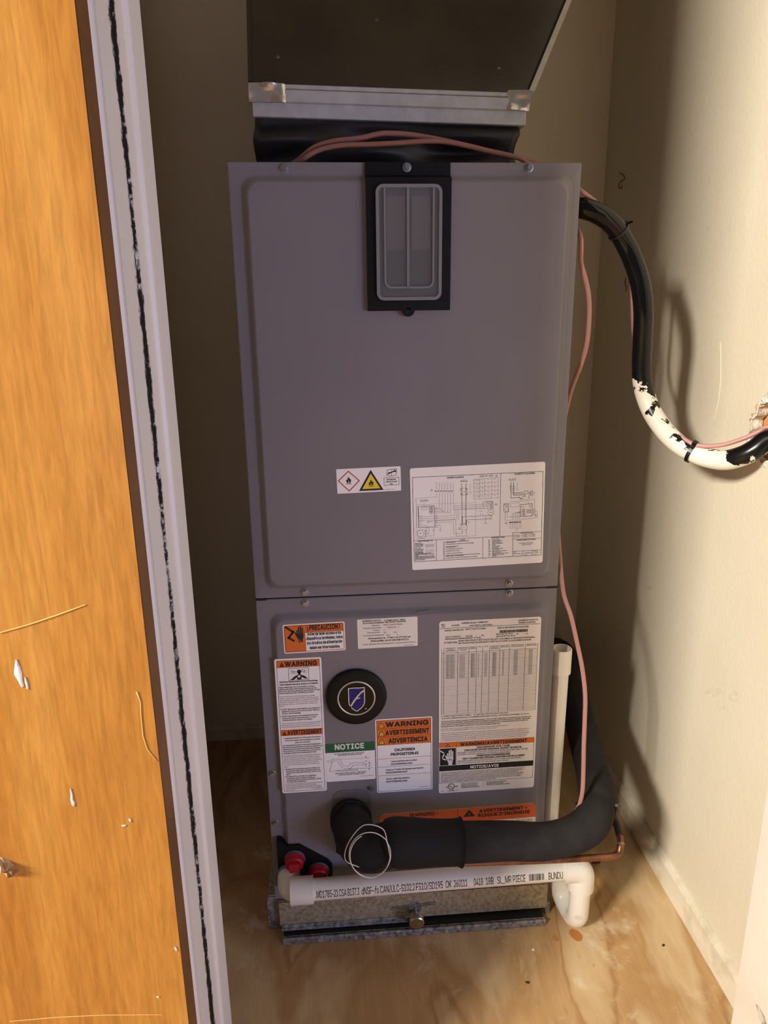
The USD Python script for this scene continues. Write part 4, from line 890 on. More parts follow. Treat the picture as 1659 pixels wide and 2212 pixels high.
FT = ['S = SINGLE CIRCUIT/CIRCUIT SIMPLE      M = MULTIPLE CIRCUIT/CIRCUIT MULTIPLE', 'TOTAL SUPPLY WIRES MUST BE RATED AT 75°C MINIMUM COPPER CONDUCTORS ONLY. TEST EXTERNAL STATIC RANGE .1 TO .5 IN. W.C.', 'UNITS WITH ELECTRIC HEATERS: CLEARANCE TO COMBUSTIBLE MATERIAL TO BE 1 IN. TO UNIT CASING AND 0 IN. TO PLENUM AND DUCT FOR FIRST 36 IN.', 'HAVE MULTIPLE CIRCUITS DISCONNECT REQUIRED. BRANCH CIRCUIT SUPPLEMENTARY OVERCURRENT PROTECTION MAY SERVE AS A DISCONNECT MEANS WHERE', 'CIRCUIT SIZE NOT TO EXCEED 60 AMPS OR A SINGLE POLE FUSED. REPLACE THE OVERCURRENT DEVICES AFTER MAKING REPAIRS WITH THE SAME TYPE.', 'MAXIMUM OUTLET AIR TEMPERATURE IS 200°F. SUITABLE FOR MOBILE HOME USE.', 'USE COPPER CONDUCTORS RATED 75°C MINIMUM ONLY. TOUS LES CONDUCTEURS DE CUIVRE DOIVENT ÊTRE DE 75°C.', 'POUR L\'UTILISATION INTÉRIEURE SEULEMENT. 7 A 0.50 PO. DE PRESSION STATIQUE EXTERNE', 'UNITÉS AVEC CHAUFFAGE ÉLECTRIQUE: LE DÉGAGEMENT AUX MATIÈRES COMBUSTIBLES DOIT ÊTRE DE 1 PO DU BOÎTIER ET 0 PO DU PLÉNUM ET DU', 'CONDUIT POUR LES PREMIERS 36 PO. LE DISJONCTEUR PEUT SERVIR DE MOYEN DE DÉCONNEXION LORSQUE LES CIRCUITS N\'EXCÈDENT PAS 60 A', 'COMPOSANTS DE REMPLACEMENT DU MÊME TYPE ET CALIBRE SEULEMENT APRÈS RÉPARATION DES CIRCUITS. CONVIENT POUR MAISON MOBILE', 'LES APPAREILS DOIVENT ÊTRE INSTALLÉS CONFORMÉMENT AUX CODES LOCAUX ET NATIONAUX EN VIGUEUR PAR UN TECHNICIEN QUALIFIÉ', 'LA TEMPÉRATURE MAXIMALE DE L\'AIR DE SORTIE EST DE 200°F. AVANT DE METTRE SOUS TENSION VÉRIFIER LES CONNEXIONS']
for k, s_ in enumerate(FT): S.text(s_, 3.5, (159.2, 163.0, 168.2, 171.2, 174.2, 177.2, 181.4, 184.4, 189.0, 192.2, 195.4, 198.6, 201.8)[k], 1.75, (104, 138, 141, 139, 136, 92, 106, 88, 139, 137, 139, 136, 134)[k], color=INK if k < 6 else G, bold=k < 6)
S.rect(.8, 204.6, 150.6, 213.6, OR, 1); S.line([(27.6, 204.6), (27.6, 246)], .45, raw=True); S.frame(.8, 204.6, 150.6, 277.5, .45, INK, 2)
c = (14, 212.6); S.line([(c[0] - 3.6, c[1]), (c[0] + 3.6, c[1]), (c[0], c[1] - 6.4), (c[0] - 3.6, c[1]), (c[0] + 3.6, c[1])], .5, INK, 3, raw=True); S.rect(c[0] - .25, c[1] - 4.6, c[0] + .25, c[1] - .6, INK, 3)
S.text('WARNING/AVERTISSEMENT', 33.5, 211.8, 5.0, 106, bold=2, layer=4)
S.rect(2.0, 215.0, 26.6, 245.4, 'seam_dark', 2)
S.poly(affinity.translate(hand_shape(15, 28.5), 10.0, 217.0), 'print_white#hand_symbol', 4, raw=True)
S.line([(2.6, 219), (9.0, 223.6), (5.0, 232.5), (10.5, 235.2)], 2.0, 'print_white#wire_symbol', 4, raw=True); S.line([(12, 236), (18, 233.2), (16.5, 236.6), (21.0, 234.6), (20, 238), (24.5, 236)], .6, 'seam_dark', 5, raw=True)
for v, u0, u1, h, s_ in ((217.6, 60, 112, 3.0, 'HAZARDOUS VOLTAGE'), (221.6, 40, 131.5, 2.7, 'CAN CAUSE SEVERE PERSONAL INJURY OR DEATH.'), (225.2, 29.5, 141, 2.2, 'DISCONNECT THE REMOTE ELECTRICAL POWER SUPPLY BEFORE SERVICING. MORE THAN ONE'), (228.6, 29.5, 114, 2.0, 'DISCONNECT SWITCH MAY BE REQUIRED TO DE-ENERGIZE THIS EQUIPMENT.'), (232.8, 59, 113, 3.0, 'TENSION DANGEREUSE'), (236.8, 38, 137, 2.7, 'PEUT CAUSER DES LÉSIONS CORPORELLES OU LA MORT'), (240.4, 29.5, 131, 2.0, "DÉBRANCHER L'ALIMENTATION ÉLECTRIQUE À DISTANCE AVANT L'ENTRETIEN. PLUS D'UN SECTIONNEUR"), (243.8, 29.5, 111, 1.9, 'PEUT ÊTRE REQUIS POUR METTRE L\'ÉQUIPEMENT HORS TENSION')):
    S.text(s_, u0, v, h, u1 - u0, bold=2 if h > 2.4 else 1, color=INK if h > 2.4 else G)
S.rect(.8, 246.2, 150.6, 255.6, 'seam_dark', 2); S.text('NOTICE/AVIS', 50, 253.4, 4.8, 45, bold=2, color='print_white', layer=4)
NT = ['THE INSTALLATION SHALL COMPLY WITH THE NATIONAL ELECTRICAL CODE AND ALL LOCAL CODES HAVING JURISDICTION FOR THIS', 'EQUIPMENT IN THE ABSENCE OF LOCAL CODES THE UNIT MUST BE INSTALLED BY QUALIFIED SERVICE AND MAINTENANCE PERSONNEL', 'PER THE MANUFACTURER INSTRUCTIONS. USE ONLY APPROVED HEATER KITS WITH THIS APPLIANCE. THROUGH A SERVICE COMPANY', "INSTALLER SELON LE CODE NATIONAL DE L'ÉLECTRICITÉ ET TOUS LES CODES LOCAUX AYANT JURIDICTION SUR CET ÉQUIPEMENT", "EN L'ABSENCE DE CODES LOCAUX L'UNITÉ DOIT ÊTRE INSTALLÉE PAR UN TECHNICIEN QUALIFIÉ SELON LES INSTRUCTIONS DU", 'FABRICANT. UTILISER SEULEMENT LES ENSEMBLES DE CHAUFFAGE APPROUVÉS AVEC CET APPAREIL EN TOUT TEMPS', 'CONFORMITÉ DE LA NORME EN VIGUEUR POUR LES APPAREILS DE CHAUFFAGE']
for k, s_ in enumerate(NT): S.text(s_, 3.4, 259.4 + k * 2.75, 1.75, (134, 131, 124, 133, 130, 128, 88)[k], color=G, bold=True)
c = (20.2, 284.4); a = np.linspace(0, 2 * np.pi, 33); S.line(list(np.c_[c[0] + 5.0 * np.cos(a), c[1] + 5.0 * np.sin(a)]), .8, INK, 3, raw=True)
S.text('U', 17.0, 285.6, 3.6, 2.8, bold=True); S.text('L', 20.6, 287.6, 3.6, 2.4, bold=True); S.text('C', 12.0, 286.8, 2.4, 2.2, bold=True); S.text('US', 26.4, 286.2, 2.4, 4, bold=True); S.text('LISTED', 15, 293.2, 2.2, 10.5, bold=True); S.text('3M59', 26.8, 293.0, 1.5, 5.4, color=G); S.text('3804', 3.6, 293.0, 1.5, 5.2, color=G)
for k in range(4): S.text(('DESIGN OF THE UNIT MEETS ANSI', 'DESIGN OF THE HEAT PUMP UNIT', 'DESIGN OF FAN COIL UNIT AUX', 'SECTION CENTRAL HEATING PRODUCT')[k], 36, 281.4 + k * 2.4, 1.5, (27, 26, 26.4, 30)[k], color=INK if k > 1 else G, bold=True)
for k in range(3): S.text(('SECTION OF SINGLE CERTIFIED AREA', 'SECTION DE CERTIFICATION UNIQUE', 'APPAREIL DE CHAUFFAGE ÉLECTRIQUE')[k], 76, 281.6 + k * 2.6, 1.6, (33, 28, 38)[k], bold=True)
S.line([(71.4, 279.6), (71.4, 289.6)], .3, raw=True)
S.build(ah, 'rating_plate', base='label_cream', label='large cream rating plate with a ruled table and black notice band', names=NM)
# --- orange fire label behind the foam
S = Sheet((-.0485, .2268), 253.0, 100.5, .9, YL, [(820, 1764), (1156, 1735), (1152, 1850), (820, 1872)], 9.0)
S.look(700, 1700, 3.456)
S.poly(rrect(0, 0, 253, 100.5, 9).intersection(sbox(-1, -1, 300, 26.5)), 'print_salmon', 1, raw=True)
d0 = S.m(972, 200)[0]; S.line([(d0, 0), (d0, 100)], .5, raw=True)
S.tx('WARNING -', 622, 236, 826, 6.6, bold=True); S.tx('AVERTISSEMENT –', 1132, 198, 1506, 5.4, bold=2); S.tx("RISQUE D'INCENDIE", 1122, 231, 1524, 5.4, bold=2)
a = S.m(1057, 229); tri_sign(S, a[0], a[1], 20, 13, None, mark='print_salmon#warning_mark', layer=3)
S.text('RISK OF FIRE', 70, 24, 6.6, 62, bold=True)
for k, s_ in enumerate(('contient un fluide frigorigène inflammable. Ne doit être', 'réparé que par un personnel d’entretien qualifié. Ne pas', 'percer la tuyauterie contenant du fluide frigorigène.')):
    S.text(s_, d0 + 4, 34 + k * 8.4, 5.2, (118, 115, 108)[k], color=G)
    S.text(('contains flammable refrigerant. To be repaired', 'only by trained service personnel. Do not', 'puncture refrigerant tubing.')[k], 6, 36 + k * 8.4, 5.2, (100, 96, 70)[k], color=G)
S.text('92-22204-05-01', 214, 96, 4.4, 32, color=G, bold=True); S.text('mise en garde: consulter le manuel du propriétaire', 130, 97.5, 3.6, 74, color=G); S.text('see the owner manual and the service facts sheet', 8, 97.5, 3.6, 92, color=G)
S.build(ah, 'fire_risk_label', label='white label with salmon orange band half hidden by foam tube', names=NM)
# torn remains of tape, near the plates
tp = []
for pts in ([(.0128, .5215), (.0320, .5225), (.0330, .5080), (.0260, .5030), (.0190, .5110)], [(.010, .5720), (.034, .5735), (.034, .5722), (.012, .5705)]):
    tp.append(extrude_xz(Polygon(pts), YL - .0003, YL + .0002))
for q in tp: obj('tape_remnant', q, 'cabinet_paint', ah, smooth=False)

# ================================================================== galvanized filter rack under the unit
fr = thing('filter_rack', 'low galvanized filter rack on the plywood under the grey air handler', 'filter rack', (0, .26, 0))
obj('rack_body', box(-.2345, .2360, .012, .52, .0002, .0650, .001), 'galvanized_old', fr, smooth=False)
dv, df = tri(box(-.2165, .2345, -.0032, -.0012, .0140, .0648, .0004))
obj('access_door', join((dv, df), box(-.2165, .2345, -.0032, .011, .0628, .0650, .0004)), 'galvanized_old', fr, smooth=False, label='speckled galvanized access door')
obj('door_lip', join(box(-.2140, .0080 - .012, -.0062, -.0030, .0128, .0190, .0006), box(-.2140, -.004, -.0095, -.0030, .0105, .0140, .0006)), 'galvanized_dull', fr, smooth=False)
obj('slide_channel', join(box(-.2110, .2265, -.0255, -.0120, .0004, .0024, .0003), box(-.2110, .2265, -.0268, -.0246, .0004, .0108, .0006), box(-.2110, .2265, -.0185, -.0165, .0020, .0090, .0004), box(-.2110, .2265, -.0262, -.0225, .0094, .0114, .0005)), 'galvanized_dull', fr, smooth=False, label='dark greasy slide channel along the floor')
obj('channel_web', box(-.2100, .2255, -.0160, .0116, .0004, .0085), 'seam_dark', fr, smooth=False)
obj('corner_flange', box(.2335, .2405, -.002, .012, .0002, .022, .0005), 'galvanized_dull', fr, smooth=False)
obj('corner_flange', box(-.2365, -.2170, .008, .0118, .0002, .0640, .0005), 'galvanized_dull', fr, smooth=False)
ts = obj('thumb_screw', join(lathe([(0, 0), (.0026, 0), (.0026, .0180), (.0118, .0180), (.0126, .0188), (.0126, .0262), (.0112, .0275), (0, .0279)], (.0085, -.0032, .0305), (0, -1, -.10), 40)), 'brass_screw', fr, smooth=30, label='shiny round thumb screw')
obj('washer', lathe([(.0105, 0), (.0118, .0003), (.0118, .0008), (.0030, .0010)], (.0075, -.0032, .0345), (0, -1, 0), 32), 'galvanized_dull', ts, smooth=False)
obj('latch_wire', join(sweep([(-.030, -.0045, .0385), (.0, -.0048, .0402), (.044, -.0045, .0430)], .0007, 8), sweep([(-.030, -.0048, .0352), (.0, -.0052, .0366), (.044, -.0048, .0392)], .0006, 8)), 'screw_zinc', fr, label='two thin latch wires')

# ================================================================== supply duct, collar and flexible connector over the unit
DYF = .08
sd = thing('supply_duct', 'dull galvanized sheet metal duct flaring out above the air handler', 'duct', (-.012, .27, 1.245))
bl, br = np.array([-.193, DYF, 1.2830]), np.array([.1695, DYF, 1.2740])
zt = 1.74
def up_to(p, sx): 
    d = zt - p[2]; return np.array([p[0] + sx * d, p[1] + .62 * d, zt])
tl, tr = up_to(bl, -.020), up_to(br, .520)
hull = [bl, br, tl, tr] + [np.array([p[0], .50, p[2]]) for p in (bl, br, tl, tr)]
obj('duct_body', m3.Manifold.hull_points(np.array(hull)), 'galvanized_duct', sd, smooth=False)
def strip(a, b, w, t, off):
    """flat bar along a-b, w wide towards off, standing t proud of the front"""
    a, b, off = np.array(a), np.array(b), np.array(off); fn = np.cross(b - a, off); fn /= np.linalg.norm(fn)
    if fn[1] > 0: fn = -fn
    P = [p + o * off * w + n * fn * t for p in (a, b) for o in (0, 1) for n in (-.3, 1)]
    return m3.Manifold.hull_points(np.array(P))
obj('side_seam', strip(br + [.0012, 0, 0], tr + [.0012, 0, 0], .0075, .004, [1, 0, 0]), 'galvanized', sd, smooth=False, label='bent side seam of the duct')
obj('seam_gap', strip(br - [.0030, 0, 0], tr - [.0030, 0, 0], .0036, .0006, [1, 0, 0]), 'seam_dark', sd, smooth=False)
obj('side_seam', strip(bl - [.0050, 0, 0], tl - [.0050, 0, 0], .0050, .003, [1, 0, 0]), 'galvanized_duct', sd, smooth=False)
for px, py in ((813, 44), (600, 124), (1077, 148)):
    n_ = np.cross(br - bl, tl - bl); n_ /= np.linalg.norm(n_); n_ = -n_ if n_[1] > 0 else n_
    v = ray(px, py); t = ((bl - CAM) @ n_) / (v @ n_); p = CAM + v * t
    obj('rivet', lathe([(.0026, 0), (.0022, .0012), (0, .0017)], p, n_, 16), 'rivet_grey', sd, smooth=40)
def tilt(m, x0=-.012, z0=1.262, a=-.0245):
    v, f = tri(m); v = v.copy(); v[:, 2] += (v[:, 0] - x0) * a; return v, f
sc = obj('slip_cleat', tilt(join(box(-.1935, .1690, DYF - .0052, .49, 1.2560, 1.2715, .0012), box(-.1935, .1690, DYF - .0030, .49, 1.2725, 1.2780, .0010))), 'galvanized', sd, smooth=False, label='bright drive cleat band around the duct')
obj('collar', tilt(box(-.1940, .1680, DYF - .0022, .488, 1.2390, 1.2566, .0008)), 'galvanized', sd, smooth=False, label='bright lower collar band')
def tab(x0, x1, z0, z1, seed, curl=.0):
    nx, nz = 14, 12
    X, Z = np.meshgrid(np.linspace(x0, x1, nx), np.linspace(z0, z1, nz), indexing='ij')
    nzv = meshkit.noise(np.stack([X * 70 + seed, Z * 90, X * 0], -1), seed)
    Y = DYF - .0075 - .0065 * (nzv - .4)
    Y[0] += .003 if curl > 0 else 0; Y[-1] += .003 if curl < 0 else 0
    V = np.stack([X, Y, Z], -1).reshape(-1, 3); B = V + [0, .0015, 0]
    i, j = np.meshgrid(np.arange(nx - 1), np.arange(nz - 1), indexing='ij'); q = np.stack([i * nz + j, (i + 1) * nz + j, (i + 1) * nz + j + 1, i * nz + j + 1], -1).reshape(-1, 4)
    F = np.vstack([q[:, [0, 1, 2]], q[:, [0, 2, 3]]]); n = len(V)
    return np.vstack([V, B]), np.vstack([F, F[:, ::-1] + n])
obj('corner_tab', tilt(tab(-.1975, -.1505, 1.2552, 1.2776, 3, -1)), 'tin_tab', sd, smooth=True, label='hammered tin tab folded round the left corner')
obj('corner_tab', tilt(tab(.1420, .1715, 1.2562, 1.2800, 11, 1)), 'tin_tab', sd, smooth=True, label='hammered tin tab folded round the right corner')
fc = thing('flexible_connector', 'wrinkled black canvas connector between the bright duct collar and the air handler', 'duct connector', (-.012, .27, ZT))
NS, NZ = 160, 26
x0, x1, y0, y1 = -.192, .166, DYF + .005, .485
per = []
for a, b in (((x0, y0), (x1, y0)), ((x1, y0), (x1, y1)), ((x1, y1), (x0, y1)), ((x0, y1), (x0, y0))):
    for t in np.linspace(0, 1, NS // 4, endpoint=False): per.append((a[0] + (b[0] - a[0]) * t, a[1] + (b[1] - a[1]) * t))
per = np.array(per); V = []
zc0 = ZT + .0005
for k in range(NZ):
    t = k / (NZ - 1); ring = per.copy()
    zt_ = 1.2384 - (ring[:, 0] + .012) * .0245
    env = math.sin(math.pi * t)
    c = np.array([(x0 + x1) / 2, (y0 + y1) / 2]); d = ring - c
    fold = .010 * np.sin((ring[:, 0] * 9 + t * 7.0 + 1.2 * np.sin(ring[:, 0] * 13))) + .006 * np.sin(ring[:, 0] * 31 - t * 9) 
    pinch = np.exp(-((ring[:, 0] - x1) / .030) ** 2) * (-.010 * math.sin(math.pi * min(1, t * 1.2)) + .008 * math.exp(-((t - .08) / .15) ** 2) - .005 * t)
    ring[:, 1] += np.where(np.abs(per[:, 1] - y0) < 1e-6, -env * (.006 + fold), 0)
    ring[:, 0] += pinch * np.where(per[:, 1] < y0 + .2, 1, .4) - np.exp(-((per[:, 0] - x0) / .02) ** 2) * .0025 * env
    V.append(np.c_[ring, zc0 + (zt_ - zc0) * t])
V = np.vstack(V); i, j = np.meshgrid(np.arange(NZ - 1), np.arange(NS), indexing='ij')
q = np.stack([i * NS + j, i * NS + (j + 1) % NS, (i + 1) * NS + (j + 1) % NS, (i + 1) * NS + j], -1).reshape(-1, 4)
obj('canvas', (V, q), 'canvas_black', fc, smooth=True)

# ================================================================== pink low voltage cables
def cable(name, pts, r, m, label, group=None):
    p = obj(name, sweep(spline(pts, 8), r, 12), m, smooth=True, label=label, cat='cable', group=group)
    return p
CY = .040
top1 = [(-.152, .062, 1.1795)] + [tuple(atY(x, y, CY)) for x, y in ((648, 343), (680, 318), (722, 305), (775, 299), (815, 290), (840, 288), (885, 291), (940, 300), (1010, 315), (1070, 330), (1130, 343))] + [(.200, CY + .02, 1.1805), (.228, .085, 1.178), (.236, .11, 1.155)]
top2 = [(-.146, .050, 1.1793)] + [tuple(atY(x, y, CY - .010)) for x, y in ((656, 343), (690, 324), (740, 314), (800, 312), (860, 309), (920, 305), (960, 306), (1000, 313), (1060, 327), (1120, 341))] + [(.165, CY - .004, 1.1803), (.205, CY + .008, 1.1800), (.229, .070, 1.176), (.234, .10, 1.15)]
cable('control_cable', top1, .0033, 'cable_rose', 'upper of the two pink cables arching over the top of the air handler')
cable('control_cable', top2, .0031, 'cable_rose', 'lower of the two pink cables arching over the top of the air handler')
down = [(.236, .11, 1.13)] + [tuple(atX(x, y, X)) for x, y, X in ((1252, 505, .232), (1255, 566, .236), (1264, 600, .242), (1271, 635, .248), (1273, 676, .252), (1268, 740, .252), (1255, 787, .248), (1239, 828, .242), (1229, 860, .238), (1216, 920, .233), (1204, 1000, .2285), (1203, 1100, .228), (1209, 1200, .229), (1217, 1280, .231), (1233, 1330, .238), (1247, 1391, .247), (1258, 1446, .254), (1264, 1502, .258), (1263, 1557, .259), (1261, 1613, .260), (1260, 1668, .262), (1258, 1710, .262), (1252, 1738, .259), (1244, 1752, .254))]
cable('control_cable', down, .0033, 'cable_pink', 'long pink cable hanging down the right side of the air handler')

# ================================================================== line set conduit looping from the unit to the hole in the wall
HP = [(1225, 452, .224), (1258, 450, .238), (1296, 464, .262), (1328, 490, .285), (1353, 531, .305), (1372, 575, .318), (1385, 623, .327), (1390, 676, .333), (1388, 733, .337), (1386, 787, .340), (1388, 828, .343), (1397, 863, .349), (1413, 898, .357), (1438, 933, .370), (1464, 958, .383), (1492, 975, .396), (1524, 988, .410), (1565, 994, .424), (1603, 985, .437), (1632, 970, .449), (1659, 950, .462)]
hose = [tuple(atX(x, y, X)) for x, y, X in HP]
hose = [(.215, hose[0][1] + .004, hose[0][2])] + hose + [(.478, -.098, hose[-1][2] + .004), (.497, -.118, hose[-1][2] + .008)]
HC = spline(hose, 10)
hs_ = obj('line_conduit', sweep(HC, .0135, 28), 'hose_skin', smooth=True, cat='conduit', label='thick black conduit with flaking cream paint looping into the wall hole')
def tie_at(curve, px, py, r, label, group=None, tail=(0, 0, 0)):
    d = np.array([np.linalg.norm(np.cross(c - CAM, ray(px, py) / np.linalg.norm(ray(px, py)))) for c in curve]); k = int(d.argmin()); k = min(max(k, 2), len(curve) - 3)
    ax = curve[k + 2] - curve[k - 2]; ax /= np.linalg.norm(ax)
    return curve[k], ax
def tie(c, ax, r, label, knob_dir, w=.0024, second=None):
    t = thing('cable_tie', label, 'cable tie', c, group=None)
    obj('strap', lathe([(r, -w), (r + .0011, -w), (r + .0011, w), (r, w), (r, -w)], c, ax, 36), 'tie_black', t, smooth=False)
    kd = np.array(knob_dir, float); kd -= ax * (kd @ ax); kd /= np.linalg.norm(kd); sd_ = np.cross(ax, kd)
    P = [c + kd * (r + a) + sd_ * b + ax * e for a in (0, .0048) for b in (-.0032, .0032) for e in (-w * 1.25, w * 1.25)]
    obj('lock_head', m3.Manifold.hull_points(np.array(P)), 'tie_black', t, smooth=False)
    P = [c + kd * (r + .0015 + a * .6) + sd_ * b + ax * e for a, b in ((0, .003), (.0012, .003), (.004, .012), (.0052, .012)) for e in (-w * .8, w * .8)]
    obj('strap_tail', m3.Manifold.hull_points(np.array(P)), 'tie_black', t, smooth=False)
c, ax = tie_at(HC, 1497, 975, 0, '')
tie(c, ax, .0145, 'black cable tie around the cream flaking bottom bend of the conduit', (-.2, -.45, .9))
c, ax = tie_at(HC, 1335, 500, 0, '')
tie(c, ax, .0138, 'black cable tie around the upper black bend of the conduit', (.6, .2, .8), w=.0018)
along = []
for x, y, X in ((1240, 400, .2245), (1261, 417, .236), (1287, 437, .262), (1312, 462, .288), (1340, 505, .311), (1357, 560, .327), (1364, 610, .337), (1366, 660, .343), (1368, 710, .350), (1374, 750, .357), (1388, 800, .364), (1404, 850, .368), (1432, 899, .372), (1456, 931, .379), (1492, 957, .392), (1524, 963.5, .406), (1565, 960, .423), (1609, 946, .441), (1640, 932, .455), (1662, 922, .466)):
    along.append(tuple(atX(x, y, X)))
along.append((.498, -.11, along[-1][2] + .004))
cable('control_cable', along, .0030, 'cable_pink', 'pink cable tied along the conduit into the wall hole')

# ================================================================== black foam covered suction line
sl = thing('suction_line', 'fat black foam covered pipe running across the air handler and bending back along the wall', 'insulated pipe', (0, -.05, .18))
P = [atY(x, y, Y) for x, y, Y in ((760, 1768, -.004), (760, 1775, -.022), (764, 1795, -.045), (777, 1822, -.066), (803, 1834, -.078), (850, 1823, -.084), (920, 1820, -.085), (990, 1819, -.085), (1090, 1816, -.085), (1150, 1818, -.085), (1187, 1816, -.085), (1235, 1804, -.083), (1268, 1785, -.076), (1284, 1763, -.062), (1288, 1742, -.040))]
r = [.030, .030, .0305, .032, .0325, .0315, .030, .029, .0275, .0268, .0262, .027, .028, .028, .0275]
C = spline(P, 8); rr = np.interp(np.linspace(0, len(r) - 1, len(C)), np.arange(len(r)), r)
obj('foam_tube', sweep(C, rr, 36, wob=.05), 'foam_black', sl, smooth=True)
obj('foam_tube', sweep(spline([atY(x, y, Y) for x, y, Y in ((1290, 1748, -.046), (1289, 1715, -.020), (1281, 1672, .020), (1268, 1620, .065), (1254, 1565, .115), (1241, 1505, .17), (1232, 1460, .22), (1224, 1428, .29), (1215, 1410, .37), (1205, 1402, .47), (1196, 1398, .60))], 8), np.linspace(.0275, .0225, 81), 32, wob=.05, seed=4), 'foam_black', sl, smooth=True)
D = [atY(x, y, Y) for x, y, Y in ((846, 1822, -.0835), (860, 1820, -.0845), (920, 1820, -.085), (980, 1819, -.085), (996, 1819, -.085))]
C2 = spline(D, 8); rr = np.full(len(C2), .0345); rr[:2] = (.0335, .0348); rr += .0018 * np.sin(np.linspace(0, 7, len(C2)))
sleeve = sweep(C2, rr, 40)
obj('foam_sleeve', sleeve, 'foam_sleeve', sl, smooth=30, label='smooth rubber sleeve wrapped around the foam')
fx = join(sweep(spline([atY(758, 1762, -.006), atY(758, 1770, -.020), atY(759, 1776, -.036)], 6), [.0325] * 11 + [.0322, .0315], 36))
obj('foam_collar', fx, 'foam_sleeve', sl, smooth=30, label='taped foam end where the pipe leaves the cabinet')
foam_drop = box(-.1190, -.0700, -.050, -.012, .1660, .2640, .016)
obj('foam_flap', foam_drop, 'foam_sleeve', sl, smooth=40, label='black foam flap hanging at the cabinet outlet')
cj = atY(1287, 1738, -.036); ax = np.array([.12, .62, .77]); ax /= np.linalg.norm(ax)
tie(cj, ax, .0312, 'black cable tie binding the bend of the foam pipe near the wall', (.7, -.3, .5), w=.0016)

# copper liquid line
cp = thing('liquid_line', 'bare copper tube running under the black foam pipe', 'copper pipe', (.12, -.05, .15))
K = [atY(x, y, Y) for x, y, Y in ((752, 1838, -.010), (758, 1852, -.030), (772, 1864, -.048), (800, 1870, -.056), (860, 1869, -.058), (920, 1867, -.058), (1000, 1864, -.058), (1090, 1861, -.058), (1180, 1858, -.058), (1260, 1854, -.058), (1306, 1852, -.057), (1326, 1849, -.055), (1337, 1841, -.052), (1340, 1829, -.048), (1340, 1814, -.040), (1337, 1800, -.032))]
obj('copper_tube', sweep(spline(K, 8), .0054, 18), 'copper', cp, smooth=True)
K2 = [atY(x, y, Y) for x, y, Y in ((1339, 1806, -.036), (1334, 1788, -.024), (1327, 1767, -.006), (1319, 1742, .020), (1312, 1712, .05), (1302, 1670, .09), (1290, 1625, .13), (1276, 1575, .18), (1260, 1525, .24), (1240, 1475, .33), (1220, 1435, .45), (1205, 1415, .60))]
obj('tube_sleeve', sweep(spline(K2, 8), .0060, 16), 'copper_sleeve', cp, smooth=True, label='dark tarnished length of the copper tube')
kb = atY(1340, 1823, -.0445); kd = K[13] - K[15]
obj('solder_ring', lathe([(.0054, -.0012), (.0064, -.0010), (.0064, .0010), (.0054, .0012)], kb, kd, 24), 'screw_zinc', cp, smooth=False, label='bright ring on the copper bend')

# thin white wire coiled in front of the elbow
def ring_curve(cx, cy, rx, ry, a0, a1, Y, n=60, dr=0.0):
    out = []
    for t in np.linspace(0, 1, n):
        a = math.radians(a0 + (a1 - a0) * t); k = 1 + dr * t
        out.append(atY(cx + rx * k * math.cos(a), cy + ry * k * math.sin(a), Y - .004 * math.sin(a * .5)))
    return np.array(out)
YW = -.1185
loop = np.vstack([np.array([atY(775, 1873, YW + .004), atY(760, 1868, YW + .003), atY(746, 1858, YW + .002), atY(745, 1845, YW + .001), atY(752, 1822, YW), atY(766, 1795, YW), atY(785, 1783, YW), atY(806, 1782, YW), atY(826, 1790, YW)])])
c1 = ring_curve(799, 1846, 45, 48, -60, 330, YW); c2 = ring_curve(799, 1849, 43, 47, -30, 250, YW - .0025)
obj('wire_coil', sweep(spline(np.vstack([loop, c1[3:], c2[6:]])[::2], 5), .00075, 8), 'wire_white', smooth=True, cat='wire', label='thin white wire coiled in loops in front of the black foam elbow')

# ================================================================== white pvc condensate drain
dr = thing('condensate_drain', 'white plastic condensate drain pipe with printed lettering and a trap at the right', 'drain pipe', (.03, -.045, .01))
PY, PR = -.0460, .0163
pl_, pr_ = atY(655, 1923, PY), atY(1216, 1878.5, PY)
zl, zr = pl_[2], pr_[2]
def pz(x): return zl + (zr - zl) * (x - pl_[0]) / (pr_[0] - pl_[0])
xe0, xe1 = atY(628, 1925, PY)[0], atY(677, 1921, PY)[0]
obj('pipe', sweep([(xe0 + .01, PY, pz(xe0 + .01)), (.06, PY, pz(.06)), (pr_[0] + .012, PY, pz(pr_[0] + .012))], PR, 40), 'pvc_white', dr, smooth=30)
lx = xe0 - .0005
e1 = spline([(lx - .0035, .0, zl + .004), (lx - .0035, -.022, zl + .002), (lx - .001, -.038, zl), (lx + .012, PY, pz(lx)), (xe0 + .02, PY, pz(xe0))], 8)
obj('elbow', join(sweep(e1, .0178, 36), sweep([(xe0, PY, pz(xe0)), ((xe0 + xe1) / 2, PY, pz((xe0 + xe1) / 2)), (xe1, PY, pz(xe1))], .0208, 40)), 'pvc_white', dr, smooth=35, label='white elbow at the drain port')
obj('primer_ring', lathe([(.0180, 0), (.0190, .001), (.0190, .008), (.0180, .009)], (lx - .0035, -.010, zl + .0035), (0, -1, 0), 36), 'pvc_primer_blue', dr, smooth=30, label='bluish ring around the port')
xs0 = pr_[0]; xc = atY(1254, 1886, PY)[0]
el = spline([(xs0, PY, pz(xs0)), (xc - .018, PY, zr), (xc - .005, PY, zr - .0025), (xc + .0005, PY, zr - .010), (xc + .001, PY, zr - .024), (xc + .001, PY, zr - .036)], 10)
obj('elbow', join(sweep(el, np.interp(np.linspace(0, 1, len(el)), [0, .30, .45, .6, .72, 1], [.0205, .0205, .0208, .0208, .0212, .0212]), 40)), 'pvc_grimy', dr, smooth=35, label='grubby white elbow turning down')
tx_ = xc + .001
